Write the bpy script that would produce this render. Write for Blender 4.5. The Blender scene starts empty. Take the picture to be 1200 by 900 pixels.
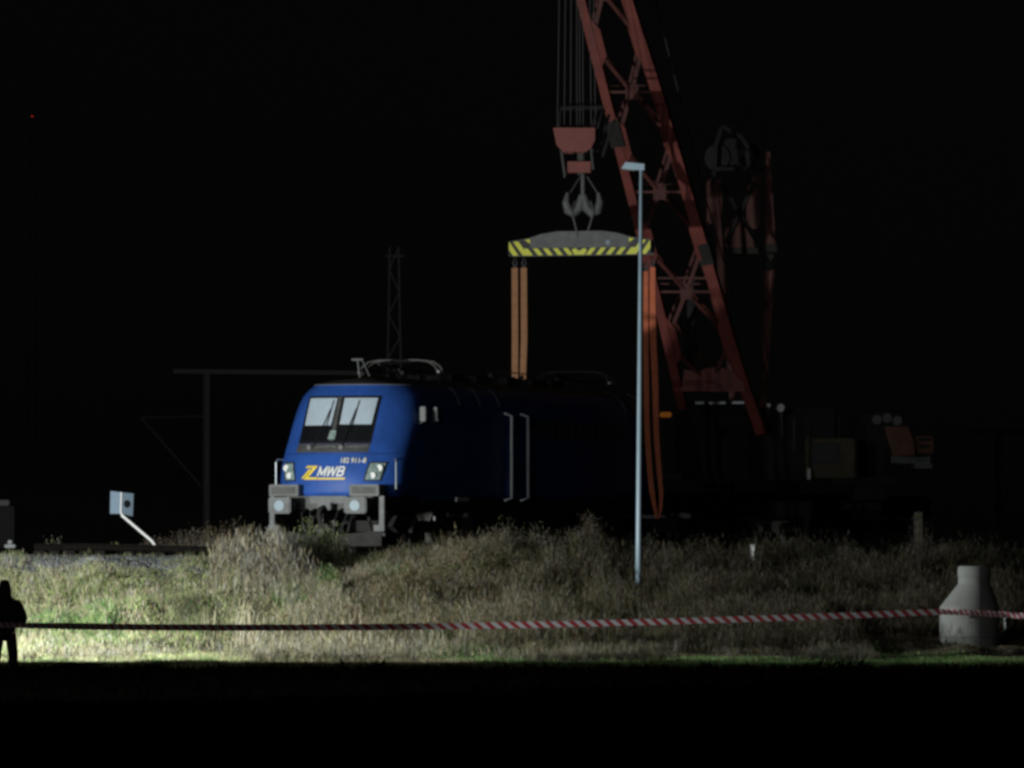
import bpy, bmesh, math, random
import numpy as np
from mathutils import Vector, Matrix
R = math.radians
random.seed(7); rng = np.random.default_rng(11)
sc = bpy.context.scene
COL = sc.collection
F = 8500.0; HC = 2.3; YH = 640.0          # lens in photo pixels, eye height, horizon row

def P(px, py, D):
    return Vector(((px-600)/F*D, D, HC + (YH-py)/F*D))

# ------------------------------------------------------------------ materials
def mat(name, col, rough=.6, metal=0., noise=.25, scale=6., bump=.0, col2=None, emit=None, spec=.5, detail=6):
    m = bpy.data.materials.new(name); m.use_nodes = True
    nt = m.node_tree; b = nt.nodes['Principled BSDF']
    b.inputs['Roughness'].default_value = rough; b.inputs['Metallic'].default_value = metal
    b.inputs['Specular IOR Level'].default_value = spec
    tc = nt.nodes.new('ShaderNodeTexCoord')
    nz = nt.nodes.new('ShaderNodeTexNoise'); nz.inputs['Scale'].default_value = scale; nz.inputs['Detail'].default_value = detail
    nz.inputs['Roughness'].default_value = .65
    nt.links.new(tc.outputs['Object'], nz.inputs['Vector'])
    rp = nt.nodes.new('ShaderNodeValToRGB'); rp.color_ramp.elements[0].position = .3; rp.color_ramp.elements[1].position = .7
    c = Vector(col); c2 = Vector(col2) if col2 else c*(1-noise)
    rp.color_ramp.elements[0].color = (*c2, 1); rp.color_ramp.elements[1].color = (*c, 1)
    nt.links.new(nz.outputs['Fac'], rp.inputs['Fac']); nt.links.new(rp.outputs['Color'], b.inputs['Base Color'])
    if bump:
        bp = nt.nodes.new('ShaderNodeBump'); bp.inputs['Strength'].default_value = bump; bp.inputs['Distance'].default_value = .03
        nt.links.new(nz.outputs['Fac'], bp.inputs['Height']); nt.links.new(bp.outputs['Normal'], b.inputs['Normal'])
    if emit:
        b.inputs['Emission Color'].default_value = (*emit[0], 1); b.inputs['Emission Strength'].default_value = emit[1]
    return m

M = dict(
 blue=mat('blue_paint', (.030,.105,.43), .5, 0, .34, 1.6, spec=.3),
 roof=mat('roof_grey', (.05,.05,.048), .7, 0, .4, 3),
 black=mat('black_rubber', (.012,.012,.013), .5, 0, .3, 5),
 dark=mat('dark_underframe', (.03,.028,.026), .8, 0, .5, 7, .3),
 greyp=mat('grey_paint', (.17,.175,.18), .6, 0, .45, 4, .1),
 greyd=mat('grubby_grey', (.10,.10,.095), .65, 0, .5, 6, .1),
 steel=mat('worn_steel', (.45,.46,.47), .35, .9, .4, 8),
 galv=mat('galvanised_steel', (.55,.60,.64), .38, .75, .2, 3),
 rail=mat('rail_steel', (.012,.010,.009), 1, .0, .5, 9, .2, spec=0),
 wood=mat('sleeper_timber', (.02,.018,.016), 1, 0, .4, 8, .3, spec=0),
 red=mat('crane_red', (.27,.064,.052), .55, 0, .35, 2.5, .05),
 redd=mat('crane_red_darker', (.14,.038,.032), .65, 0, .55, 3.5, .05),  # darker, more mottled version of the crane red
 orange=mat('orange_counterweight', (.20,.085,.045), .7, 0, .5, 3),
 yellow=mat('hazard_yellow', (.85,.85,.07), .45, 0, .12, 5),
 ochre=mat('ochre_panel', (.11,.095,.05), .7, 0, .45, 3),
 white=mat('white_paint', (.78,.78,.76), .5, 0, .12, 6),
 lyel=mat('logo_yellow', (.85,.62,.03), .5, 0, .05, 6),
 tan=mat('tan_webbing', (.44,.21,.105), .85, 0, .3, 9),
 orsl=mat('orange_webbing', (.72,.19,.09), .85, 0, .3, 9),
 rope=mat('wire_rope', (.10,.10,.10), .6, .5, .3, 20),
 conc=mat('precast_concrete', (.20,.205,.20), .9, 0, .22, 3.5, .15),
 blind=mat('pale_sun_blind', (.84,.90,.95), .8, 0, .12, 2.2),
 lens=mat('headlight_lens', (.45,.58,.56), .2, .2, .6, 14),
 bright=mat('handrail_glint_white', (.92,.95,.98), .3, 0, .05, 3),  # near-white, non-metal colour stands in for the reflection along the rails
 deep=mat('dark_machinery', (.022,.022,.021), .85, 0, .5, 4, .2),  # near-black mottled colour for carrier, outriggers and machinery house
 mast=mat('weathered_mast_steel', (.022,.022,.021), .9, 0, .4, 4),
 post=mat('pale_grey_post', (.27,.36,.43), .42, 0, .18, 2),
 signb=mat('pale_blue_sign', (.21,.28,.36), .5, 0, .15, 9),
 cloth=mat('black_cloth', (.006,.006,.007), 1, 0, .4, 12, spec=.05),
 trous=mat('dark_trousers', (.006,.006,.008), 1, 0, .4, 12, spec=.05),
 skin=mat('skin', (.40,.24,.17), .6, 0, .1, 12),
 crop=mat('dark_beet_leaves', (.007,.009,.005), 1, 0, .6, 2, spec=.05),
 beacon=mat('amber_beacon', (.7,.25,.03), .4, 0, .1, 5, emit=((1,.36,.05), .07)),
 redlamp=mat('red_lamp', (.5,.02,.02), .4, 0, .1, 5, emit=((1,.05,.03), .4)),
 stone=mat('ballast_stone', (.26,.27,.28), .9, 0, .6, 2.2),
 bark=mat('dry_stem', (.20,.16,.11), .9, 0, .4, 8),
)
# glass: mostly see-through with a little gloss
g = bpy.data.materials.new('window_glass'); g.use_nodes = True; nt = g.node_tree; nt.nodes.clear()
o_ = nt.nodes.new('ShaderNodeOutputMaterial'); mx = nt.nodes.new('ShaderNodeMixShader'); mx.inputs[0].default_value = .12
tr = nt.nodes.new('ShaderNodeBsdfTransparent'); tr.inputs[0].default_value = (.96,.98,1,1)
gl = nt.nodes.new('ShaderNodeBsdfGlossy'); gl.inputs['Roughness'].default_value = .12
nt.links.new(tr.outputs[0], mx.inputs[1]); nt.links.new(gl.outputs[0], mx.inputs[2]); nt.links.new(mx.outputs[0], o_.inputs[0])
M['glass'] = g
# vertex coloured foliage
def foliage_mat(name):
    m = bpy.data.materials.new(name); m.use_nodes = True; nt = m.node_tree; b = nt.nodes['Principled BSDF']
    a = nt.nodes.new('ShaderNodeVertexColor'); a.layer_name = 'Col'
    b.inputs['Roughness'].default_value = .85; b.inputs['Specular IOR Level'].default_value = .15
    nt.links.new(a.outputs['Color'], b.inputs['Base Color'])
    t = nt.nodes.new('ShaderNodeBsdfTranslucent'); nt.links.new(a.outputs['Color'], t.inputs['Color'])
    mx = nt.nodes.new('ShaderNodeMixShader'); mx.inputs[0].default_value = .35
    nt.links.new(b.outputs[0], mx.inputs[1]); nt.links.new(t.outputs[0], mx.inputs[2])
    nt.links.new(mx.outputs[0], nt.nodes['Material Output'].inputs['Surface'])
    return m
M['grass'] = foliage_mat('dry_and_green_blades')
# striped barrier tape (UV: u along, v across)
def tape_mat(name, per, slant, c1, c2):
    m = bpy.data.materials.new(name); m.use_nodes = True; nt = m.node_tree; b = nt.nodes['Principled BSDF']
    b.inputs['Roughness'].default_value = .4
    uv = nt.nodes.new('ShaderNodeUVMap'); uv.uv_map = 'UVMap'
    s = nt.nodes.new('ShaderNodeSeparateXYZ'); nt.links.new(uv.outputs[0], s.inputs[0])
    def mth(op, a, bb):
        n = nt.nodes.new('ShaderNodeMath'); n.operation = op
        for i, x in enumerate((a, bb)):
            if isinstance(x, (int, float)): n.inputs[i].default_value = x
            elif x is not None: nt.links.new(x, n.inputs[i])
        return n.outputs[0]
    f = mth('FRACT', mth('ADD', mth('DIVIDE', s.outputs[0], per), mth('MULTIPLY', s.outputs[1], slant)), None)
    k = mth('GREATER_THAN', f, .5)
    mc = nt.nodes.new('ShaderNodeMix'); mc.data_type = 'RGBA'
    tl = nt.nodes.new('ShaderNodeBsdfTranslucent'); ms = nt.nodes.new('ShaderNodeMixShader'); ms.inputs[0].default_value = .25
    nt.links.new(mc.outputs[2], tl.inputs['Color']); nt.links.new(b.outputs[0], ms.inputs[1]); nt.links.new(tl.outputs[0], ms.inputs[2]); nt.links.new(ms.outputs[0], nt.nodes['Material Output'].inputs['Surface'])
    mc.inputs[6].default_value = (*c1, 1); mc.inputs[7].default_value = (*c2, 1)
    nt.links.new(k, mc.inputs[0]); nt.links.new(mc.outputs[2], b.inputs['Base Color'])
    return m
M['tape'] = tape_mat('red_white_tape', .295, .6, (.30,.03,.04), (.44,.44,.47))
M['tape2'] = tape_mat('red_white_tape_twisted', .115, .6, (.80,.14,.18), (.95,.90,.93))

# ------------------------------------------------------------------ object helpers
MW = {}
def empty(name, loc, rz=0, label=None, cat=None, group=None):
    o = bpy.data.objects.new(name, None); COL.objects.link(o)
    o.location = loc; o.rotation_euler = (0, 0, rz); o.empty_display_size = .3
    MW[o.name] = Matrix.Translation(Vector(loc)) @ Matrix.Rotation(rz, 4, 'Z')
    if label: o['label'] = label
    if cat: o['category'] = cat
    if group: o['group'] = group
    return o
def obj(name, bm, m, parent=None, origin=None, smooth=False, label=None, cat=None, group=None, kind=None):
    """bm is in world coordinates"""
    if parent is not None: mat4 = MW[parent.name]
    else: mat4 = Matrix.Translation(Vector(origin or (0,0,0)))
    bm.transform(mat4.inverted())
    bmesh.ops.recalc_face_normals(bm, faces=bm.faces[:])
    me = bpy.data.meshes.new(name); bm.to_mesh(me); bm.free()
    if smooth:
        me.polygons.foreach_set('use_smooth', [True]*len(me.polygons))
    for mm in (m if isinstance(m, (list, tuple)) else [m]): me.materials.append(mm)
    o = bpy.data.objects.new(name, me); COL.objects.link(o)
    if parent is not None: o.parent = parent; MW[o.name] = mat4
    else: o.location = origin or (0,0,0); MW[o.name] = mat4
    if label: o['label'] = label
    if cat: o['category'] = cat
    if group: o['group'] = group
    if kind: o['kind'] = kind
    return o
def npobj(name, V, Fc, m, cols=None, origin=(0,0,0), **tags):
    """V (n,3), Fc list of arrays (k,3|4)"""
    me = bpy.data.meshes.new(name); V = np.asarray(V, dtype=np.float32) - np.array(origin, dtype=np.float32)
    me.vertices.add(len(V)); me.vertices.foreach_set('co', V.ravel())
    tot = np.concatenate([np.full(len(f), f.shape[1]) for f in Fc]); idx = np.concatenate([f.ravel() for f in Fc])
    me.loops.add(len(idx)); me.loops.foreach_set('vertex_index', idx.astype(np.int32))
    me.polygons.add(len(tot)); st = np.concatenate([[0], np.cumsum(tot)[:-1]])
    me.polygons.foreach_set('loop_start', st.astype(np.int32)); me.polygons.foreach_set('loop_total', tot.astype(np.int32))
    me.update(calc_edges=True)
    if cols is not None:
        a = me.color_attributes.new('Col', 'FLOAT_COLOR', 'POINT')
        a.data.foreach_set('color', np.concatenate([cols, np.ones((len(cols),1))], 1).astype(np.float32).ravel())
    me.materials.append(m)
    o = bpy.data.objects.new(name, me); COL.objects.link(o); o.location = origin
    for k, v in tags.items(): o[k] = v
    return o

def hexa(bm, pts):
    v = [bm.verts.new(p) for p in pts]
    for f in ((0,1,2,3),(7,6,5,4),(0,4,5,1),(1,5,6,2),(2,6,7,3),(3,7,4,0)):
        bm.faces.new([v[i] for i in f])
def wbox(bm, x0,x1,y0,y1,z0,z1, fr=None, bev=0):
    """box, optionally in a frame function fr(w,s,z)->world"""
    fr = fr or (lambda a,b,c: Vector((a,b,c)))
    if bev <= 0:
        hexa(bm, [fr(x0,y0,z0),fr(x1,y0,z0),fr(x1,y1,z0),fr(x0,y1,z0),fr(x0,y0,z1),fr(x1,y0,z1),fr(x1,y1,z1),fr(x0,y1,z1)])
        return
    t = bmesh.new(); hexa(t, [fr(x0,y0,z0),fr(x1,y0,z0),fr(x1,y1,z0),fr(x0,y1,z0),fr(x0,y0,z1),fr(x1,y0,z1),fr(x1,y1,z1),fr(x0,y1,z1)])
    bmesh.ops.bevel(t, geom=t.edges[:], offset=bev, segments=2, affect='EDGES')
    me = bpy.data.meshes.new('t'); t.to_mesh(me); t.free(); bm.from_mesh(me); bpy.data.meshes.remove(me)
def pbox(bm, x0, y0, x1, y1, D, dep, bev=0):
    a = P(x0, y1, D); b = P(x1, y0, D)
    wbox(bm, a.x, b.x, D, D+dep, a.z, b.z, None, bev)
def tube(bm, pts, r, n=8, cap=True):
    pts = [Vector(p) for p in pts]; rs = r if isinstance(r, (list, tuple)) else [r]*len(pts)
    rings = []; prev = None
    for i, p in enumerate(pts):
        t = (pts[min(i+1, len(pts)-1)] - pts[max(i-1, 0)]).normalized()
        if prev is None:
            a = t.orthogonal().normalized()
        else:
            a = (prev - t*prev.dot(t)).normalized()
        prev = a; b = t.cross(a)
        rings.append([bm.verts.new(p + rs[i]*(a*math.cos(2*math.pi*k/n) + b*math.sin(2*math.pi*k/n))) for k in range(n)])
    for q0, q1 in zip(rings, rings[1:]):
        for k in range(n): bm.faces.new((q0[k], q0[(k+1)%n], q1[(k+1)%n], q1[k]))
    if cap: bm.faces.new(rings[0][::-1]); bm.faces.new(rings[-1])
def beam(bm, a, b, w, h, side, w2=None):
    """rectangular bar a->b; w along side, h across"""
    a = Vector(a); b = Vector(b); t = (b-a).normalized(); sd = Vector(side); sd = (sd - t*sd.dot(t)).normalized(); up = t.cross(sd)
    w2 = w2 or w
    q = lambda p, ww: [p+sd*ww/2+up*h/2, p-sd*ww/2+up*h/2, p-sd*ww/2-up*h/2, p+sd*ww/2-up*h/2]
    hexa(bm, q(a, w)+q(b, w2))
def prism(bm, poly, fr, t0, t1):
    """poly of (u,v); fr(u,t,v)->world, extruded in t"""
    A = [bm.verts.new(fr(u,t0,v)) for u,v in poly]; B = [bm.verts.new(fr(u,t1,v)) for u,v in poly]
    bm.faces.new(A); bm.faces.new(B[::-1]); n = len(poly)
    for i in range(n): bm.faces.new((A[i], B[i], B[(i+1)%n], A[(i+1)%n]))
def lathe(bm, c, prof, n=32, off=None):
    """prof (r,z); off(z)->dx for eccentric"""
    rings = []
    for r, z, dx in prof:
        rings.append([bm.verts.new((c[0]+dx+r*math.cos(2*math.pi*k/n), c[1]+r*math.sin(2*math.pi*k/n), c[2]+z)) for k in range(n)])
    for q0, q1 in zip(rings, rings[1:]):
        for k in range(n): bm.faces.new((q0[k], q0[(k+1)%n], q1[(k+1)%n], q1[k]))
    bm.faces.new(rings[0][::-1]); bm.faces.new(rings[-1])
def disc(bm, c, axis, r, t, n=20, r2=None):
    c = Vector(c); ax = Vector(axis).normalized()
    tube(bm, [c-ax*t/2, c+ax*t/2], [r, r2 or r], n)
B = bmesh.new

# ------------------------------------------------------------------ terrain
def vnoise(x, y, seed=0, sc_=1.):
    r = np.random.default_rng(seed); out = 0; amp = 0
    for k in range(7):
        fx, fy = r.normal(0, 1, 2)*(1+k*.7)/sc_; ph = r.uniform(0, 6.28); a = 1/(1+k*.5)
        out = out + a*np.sin(fx*x+fy*y+ph); amp += a*.55
    return out/amp
def sst(a, b, x):
    t = np.clip((x-a)/(b-a), 0, 1); return t*t*(3-2*t)
def gz(X, Y):
    X = np.asarray(X, float); Y = np.asarray(Y, float)
    T = np.interp(X, [-14, -7, -3.5, 4, 12], [2.08, 2.04, 1.88, 1.62, 1.48])
    z = -.27 + .27*sst(139.2, 140.8, Y) + .08*sst(141, 148, Y)
    z = z + (T-.08)*(.55*sst(147, 162, Y) + .45*np.clip((Y-147)/14.5, 0, 1))
    top = np.where(X < -6, 2.06, 1.9)
    z = z + (top-T)*sst(162.5, 165, Y)
    bump = .05*vnoise(X, Y, 3, 1.6) + .02*vnoise(X, Y, 4, .5)
    m = sst(145, 149, Y)*(1-sst(159.5, 162, Y))
    z = z + bump*(.12+2.7*m)*(1-sst(160, 162, Y)*.7)*(1-sst(220, 240, Y))
    z = z - 1.4*sst(232, 262, Y)
    return z
ys = np.concatenate([np.linspace(-60, 100, 30), np.linspace(102, 136, 22), np.linspace(137, 170, 133), np.linspace(172, 270, 60), np.linspace(290, 900, 16), np.array([1300., 2200, 4000, 6500])])
xs = np.concatenate([-np.array([4000., 2000, 900, 400, 200, 110, 70]), np.linspace(-50, -15, 30), np.linspace(-14.7, 14.7, 113), np.linspace(15, 50, 30), np.array([70., 110, 200, 400, 900, 2000, 4000])])
XX, YY = np.meshgrid(xs, ys); ZZ = gz(XX, YY)
V = np.stack([XX, YY, ZZ], -1).reshape(-1, 3); nx = len(xs); ny = len(ys)
i, j = np.meshgrid(np.arange(nx-1), np.arange(ny-1)); a = (j*nx+i).ravel()
gm = mat('soil_and_thatch', (.13,.115,.07), .95, 0, .5, .9, .6, col2=(.045,.04,.025), detail=10)
go = npobj('ground', V, [np.stack([a, a+1, a+1+nx, a+nx], 1)], gm, kind='structure', label='dark field and grassy embankment ground')
for p in go.data.polygons: p.use_smooth = True

def px_of(X, Y): return 600 + F*X/Y

# ------------------------------------------------------------------ grass blades
def blades(pos, h, w, bend, col, tipcol=None):
    n = len(pos); th = rng.uniform(0, 2*np.pi, n); ph = rng.uniform(0, 2*np.pi, n)
    sd = np.stack([np.cos(th), np.sin(th), np.zeros(n)], 1)*w[:, None]/2
    ln = np.stack([np.cos(ph), np.sin(ph), np.zeros(n)], 1)*(bend*h)[:, None]
    up = np.zeros((n,3)); up[:,2] = h
    b0 = pos - sd; b1 = pos + sd; m_ = pos + up*.55 + ln*.3; m0 = m_ - sd*.75; m1 = m_ + sd*.75; t = pos + up*(1-.25*bend[:,None]) + ln
    Vv = np.stack([b0, b1, m1, m0, t], 1).reshape(-1, 3); k = np.arange(n)*5
    q = np.stack([k, k+1, k+2, k+3], 1); tr_ = np.stack([k+3, k+2, k+4], 1)
    tc = tipcol if tipcol is not None else col*1.1
    C = np.stack([col*.85, col*.85, col, col, tc], 1).reshape(-1, 3)
    return Vv, q, tr_, C
PAL = dict(straw=(.46,.41,.30), ash=(.36,.35,.31), yg=(.28,.33,.14), tan=(.36,.31,.20), fresh=(.085,.18,.06), brown=(.17,.125,.08), grey=(.25,.235,.20), olive=(.12,.135,.055), rust=(.22,.11,.06))
def pick(names, probs, n):
    P_ = np.array([PAL[k] for k in names]); pr = np.array(probs, float); pr = pr/pr.sum()
    c = P_[rng.choice(len(names), n, p=pr)]
    return c*rng.uniform(.7, 1.25, (n,1))
Vs, Qs, Ts, Cs = [], [], [], []; base = 0
def addb(res):
    global base
    Vv, q, t, C = res; Vs.append(Vv); Qs.append(q+base); Ts.append(t+base); Cs.append(C); base += len(Vv)
def scatter(n, y0=140.6, y1=162.6, xm=13.6):
    Y = rng.uniform(y0, y1, n); X = rng.uniform(-xm, xm, n)
    return X, Y
# general sward
N = 330000
X, Y = scatter(N, 140.3, 163.2); u = px_of(X, Y)
keep = (u > -60) & (u < 1260)
ballast_zone = (u < 250) & (Y > 158.3+.012*np.clip(u,0,260)+.7*vnoise(X, Y, 31, 1.2)) & (rng.random(N) < .93)
keep &= ~ballast_zone
X, Y, u = X[keep], Y[keep], u[keep]; n = len(X)
nz1 = vnoise(X, Y*.3, 21, 1.0); nz2 = vnoise(X, Y*.3, 22, 1.7); nz3 = vnoise(X, Y*.3, 23, .5)
right = sst(300, 520, u); far = sst(146, 151, Y)
h = (.07 + .06*far) + far*right*(.16 + .16*np.clip(nz1, -.6, 1.5)) + far*(1-right)*.13*np.clip(nz1+.3*nz3, -.3, 1.5)
h = h*(1+.5*sst(-.2,1,vnoise(X, Y*.5, 29, .35))*(Y < 146)); h = np.where((X > 6.5) & (X < 13.) & (Y < 150.8) & (Y > 143.5), .07, h); h = np.clip(h, .05, 1.)*rng.uniform(.55, 1.35, n)
cl = pick(['yg','tan','fresh','grey','rust','straw'], [8,2,1.6,2.2,.5,1.8], n)
cm = pick(['tan','grey','brown','olive','yg','rust'], [4,2.5,3,2,1.5,.6], n)
cr = pick(['brown','grey','olive','tan'], [5,3,3,1.6], n)*.42  # right-hand blades darkened, floodlight falloff painted into the colour
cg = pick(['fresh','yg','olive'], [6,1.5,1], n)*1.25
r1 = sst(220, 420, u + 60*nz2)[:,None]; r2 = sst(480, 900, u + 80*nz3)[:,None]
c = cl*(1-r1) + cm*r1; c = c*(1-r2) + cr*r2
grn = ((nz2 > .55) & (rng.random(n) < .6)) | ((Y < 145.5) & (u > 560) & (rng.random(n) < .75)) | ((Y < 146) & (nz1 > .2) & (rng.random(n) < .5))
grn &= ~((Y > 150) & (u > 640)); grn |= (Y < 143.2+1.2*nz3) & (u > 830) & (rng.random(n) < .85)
c = np.where(grn[:,None], cg, c)
# darker and lighter natural patches of plant types
dk = (np.clip(1 - .55*sst(.3, 1., nz3 + .5*nz1), .4, 1)*(1+.45*sst(.1,.9,vnoise(X,Y*.3,27,.8))))[:,None]
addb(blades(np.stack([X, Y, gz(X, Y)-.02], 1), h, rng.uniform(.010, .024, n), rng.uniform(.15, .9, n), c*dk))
# taller weed stalks and seed heads, growing in patches
def thicket(n, y0, y1, fu, hmin, hmax, names, probs, w=(.007,.014), seed=50, thr=0., bend=(.05,.4)):
    X, Y = scatter(n, y0, y1); u = px_of(X, Y); k = (rng.random(n) < fu(u)) & (vnoise(X, Y*.35, seed, .8) > thr + rng.normal(0, .25, n))
    k &= ~((X > 7.2) & (X < 13) & (Y < 151.5)); X, Y = X[k], Y[k]; m = len(X)
    hh = rng.uniform(hmin, hmax, m)*(.72+.28*vnoise(X, Y, seed+1, .8))
    hh = np.clip(hh, .12, 3)
    up_ = px_of(X, Y); hh = hh*(1-.5*sst(330,365,up_)*(1-sst(480,530,up_))*sst(154,158,Y)); c = pick(names, probs, m)*(1-.6*sst(480, 820, up_))[:,None]  # stalk colours darken to the right, painting in the floodlight's falloff
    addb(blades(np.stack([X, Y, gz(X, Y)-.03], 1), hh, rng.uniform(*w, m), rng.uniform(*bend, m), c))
    return np.stack([X, Y, gz(X, Y)], 1), hh, c
allst = []
allst.append(thicket(60000, 148, 162.4, lambda u: sst(330, 460, u), .30, 1.0, ['brown','grey','tan','olive'], [4,4,2.5,3], seed=60, thr=-.25))
allst.append(thicket(26000, 158.6, 162.8, lambda u: sst(420, 520, u), .35, 1.15, ['brown','grey','olive'], [4,3,3], seed=64, thr=.05))
allst.append(thicket(26000, 145, 160, lambda u: sst(230, 300, u)*(1-sst(480, 560, u)), .35, .9, ['tan','ash','straw','olive'], [4,3,2,2], seed=70, thr=.0))
allst.append(thicket(15000, 141.2, 148, lambda u: .3+.7*sst(200,500,u), .10, .34, ['tan','grey','olive','ash'], [3,2,2,1.5], seed=80, thr=.15))
allst.append(thicket(13000, 146, 159, lambda u: 1-sst(240, 300, u), .15, .45, ['yg','tan','ash','straw'], [4,3,2,2], seed=74, thr=.1))
# leafy fuzz on stalks: small faces spread along the upper part
for pos, hh, c in allst:
    k = 7; n = len(pos)
    q = np.repeat(pos, k, 0); H = np.repeat(hh, k); cc = np.repeat(c, k, 0)
    q = q + np.stack([rng.normal(0, .045, n*k), rng.normal(0, .045, n*k), H*rng.uniform(.35, 1.0, n*k)], 1)
    sel = rng.random(n*k) < .8; q, H, cc = q[sel], H[sel], cc[sel]; m = len(q)
    addb(blades(q, rng.uniform(.05, .17, m), rng.uniform(.006, .014, m), rng.uniform(.1, .8, m), cc*rng.uniform(.75, 1.2, (m,1))))
npobj('rough_grass', np.concatenate(Vs), [np.concatenate(Qs), np.concatenate(Ts)], M['grass'], np.concatenate(Cs),
      kind='stuff', label='rough dry and green grass with brown weeds covering the embankment slope', category='grass')

# individual plants that can be told apart
def plant(name, px, D, wid, hgt, nst, names, probs, label, group=None, leaf=(.02,.06), fuzz=10, lean=.25, cat='plant', topheavy=.3, fb=(.2,1.6), lw=None, stemw=(.010,.02)):
    c0 = P(px, YH, D); z0 = float(gz(c0.x, D)); o = (c0.x, D, z0)
    n = nst; a = rng.uniform(0, 6.28, n); r = np.sqrt(rng.random(n))*wid/2
    pos = np.stack([c0.x + r*np.cos(a), D + r*np.sin(a)*.7, np.full(n, 0.)], 1); pos[:,2] = gz(pos[:,0], pos[:,1])-.03
    hh = hgt*rng.uniform(.35, 1.15, n)*(1+.10*np.sin(pos[:,0]*9+px))*(1-.4*(2*r/wid)**2)
    c = pick(names, probs, n)*(1-.6*float(sst(480, 820, px)))  # same painted falloff: plants further right get a darker colour
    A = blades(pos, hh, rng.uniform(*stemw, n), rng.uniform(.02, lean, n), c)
    k = fuzz
    q = np.repeat(pos, k, 0); H = np.repeat(hh, k); cc = np.repeat(c, k, 0)
    q = q + np.stack([rng.normal(0, .06, n*k)*wid, rng.normal(0, .05, n*k)*wid, H*rng.uniform(topheavy, 1.0, n*k)], 1); m = n*k
    Bq = blades(q, rng.uniform(*leaf, m), rng.uniform(*(lw or (leaf[0]*.4, leaf[1]*.4)), m), rng.uniform(*fb, m), cc*rng.uniform(.7, 1.25, (m,1)))
    V_ = np.concatenate([A[0], Bq[0]]); nA = len(A[0])
    tg = dict(label=label, category=cat)
    if group: tg['group'] = group
    npobj(name, V_, [np.concatenate([A[1], Bq[1]+nA]), np.concatenate([A[2], Bq[2]+nA])], M['grass'], np.concatenate([A[3], Bq[3]]), origin=o, **tg)
plant('reed_clump', 305, 158.5, 1.9, .98, 420, ['ash','grey','tan','brown'], [2,3,2,1], 'tall pale grey reed clump on the bank just left of the locomotive', leaf=(.07,.24), fuzz=14, topheavy=.3, fb=(.05,.6), lw=(.008,.022), lean=.15, stemw=(.010,.022))
plant('reed_clump', 262, 156.5, 1.0, .7, 140, ['tan','yg','grey'], [3,2,2], 'lower tan reed tuft left of the tall grey reeds', leaf=(.06,.15), fuzz=6, fb=(.05,.6), lw=(.008,.02), stemw=(.010,.02))
plant('dry_stalks', 245, 150.0, .5, 1.05, 12, ['straw'], [1], 'sparse straw coloured stalks standing left of the tall reeds above the tape', leaf=(.02,.05), fuzz=4, lean=.12, stemw=(.02,.035))
plant('dry_stalks', 292, 149.0, .7, 1.3, 18, ['straw'], [1], 'straight straw coloured stalks in front of the tall grey reeds', leaf=(.02,.05), fuzz=4, lean=.12, stemw=(.02,.035))
plant('dry_stalks', 425, 146.0, .5, 1.0, 9, ['straw'], [1], 'few pale straw stalks crossing the tape below the locomotive buffer', leaf=(.02,.05), fuzz=5, lean=.2, stemw=(.025,.04))
plant('shrub', 376, 160.6, 1.4, 1.0, 230, ['yg','olive','ash'], [4,3,3], 'green leafy shrub in front of the locomotive coupler', fuzz=22, cat='shrub', leaf=(.03,.08))
plant('shrub', 385, 156.0, .6, .7, 110, ['fresh','yg'], [4,2], 'small bright green shrub below the coupler shrub', fuzz=16, cat='shrub', leaf=(.03,.07))
plant('shrub', 446, 160.0, .9, .55, 120, ['olive','brown','ash'], [3,3,1], 'low brown shrub beneath the right front wheel of the locomotive', fuzz=18, cat='shrub')
plant('shrub', 480, 154.0, 1.6, .95, 260, ['brown','olive'], [5,3], 'dark rounded bush on the slope right of the coupler', fuzz=26, cat='shrub', leaf=(.03,.08))
plant('shrub', 545, 157.0, 1.6, 1.05, 260, ['brown','olive','grey'], [4,3,1], 'dark wide bush on the slope below the locomotive side', fuzz=26, cat='shrub', leaf=(.03,.08))
plant('weed_clump', 600, 160.8, 1.9, 1.1, 380, ['grey','brown','olive'], [4,3,2], 'feathery grey weed clump below the two bright handrails', fuzz=24, cat='weeds')
plant('weed_clump', 690, 161.0, 1.1, 1.25, 260, ['brown','grey'], [3,2], 'tall dim weed clump just left of the lamp post', fuzz=26, cat='weeds')
plant('weed_clump', 640, 157.0, 1.4, .95, 260, ['olive','brown','grey'], [3,3,2], 'broad olive weed clump lower on the slope left of the lamp post', fuzz=24, cat='weeds')
plant('weed_clump', 812, 160.5, 1.6, 1.0, 300, ['brown','grey'], [3,2], 'dim brown weed clump right of the lamp post foot', fuzz=24, cat='weeds')
plant('weed_clump', 905, 160.0, 1.5, .75, 240, ['brown','olive'], [3,2], 'low dark weed clump beside the white marker post', fuzz=24, cat='weeds')
plant('weed_clump', 985, 159.5, 1.9, .95, 300, ['brown','grey'], [3,2], 'wide dark weed clump between the marker post and the concrete cone', fuzz=24, cat='weeds')
plant('weed_clump', 1078, 158.5, .8, 1.5, 120, ['grey','brown'], [3,2], 'tall thin weeds rising left of the concrete cone', fuzz=18, cat='weeds')
plant('weed_clump', 235, 166.2, 1.5, .75, 150, ['grey','brown'], [2,3], 'dim leafless brush behind the rail left of the locomotive', fuzz=14, cat='brush')
plant('weed_clump', 268, 168.0, 1.4, .85, 150, ['grey','brown'], [2,3], 'taller dim brush beside the left buffer of the locomotive', fuzz=14, cat='brush')
plant('weed_clump', 190, 167.0, 1.1, .5, 90, ['grey','brown'], [2,3], 'low dim brush behind the rail right of the leaning sign', fuzz=12, cat='brush')
plant('weed_clump', 62, 165.2, .5, .6, 22, ['yg','grey'], [2,3], 'sparse pale weeds behind the left end of the rail', fuzz=8, cat='weeds', leaf=(.02,.07))
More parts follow.
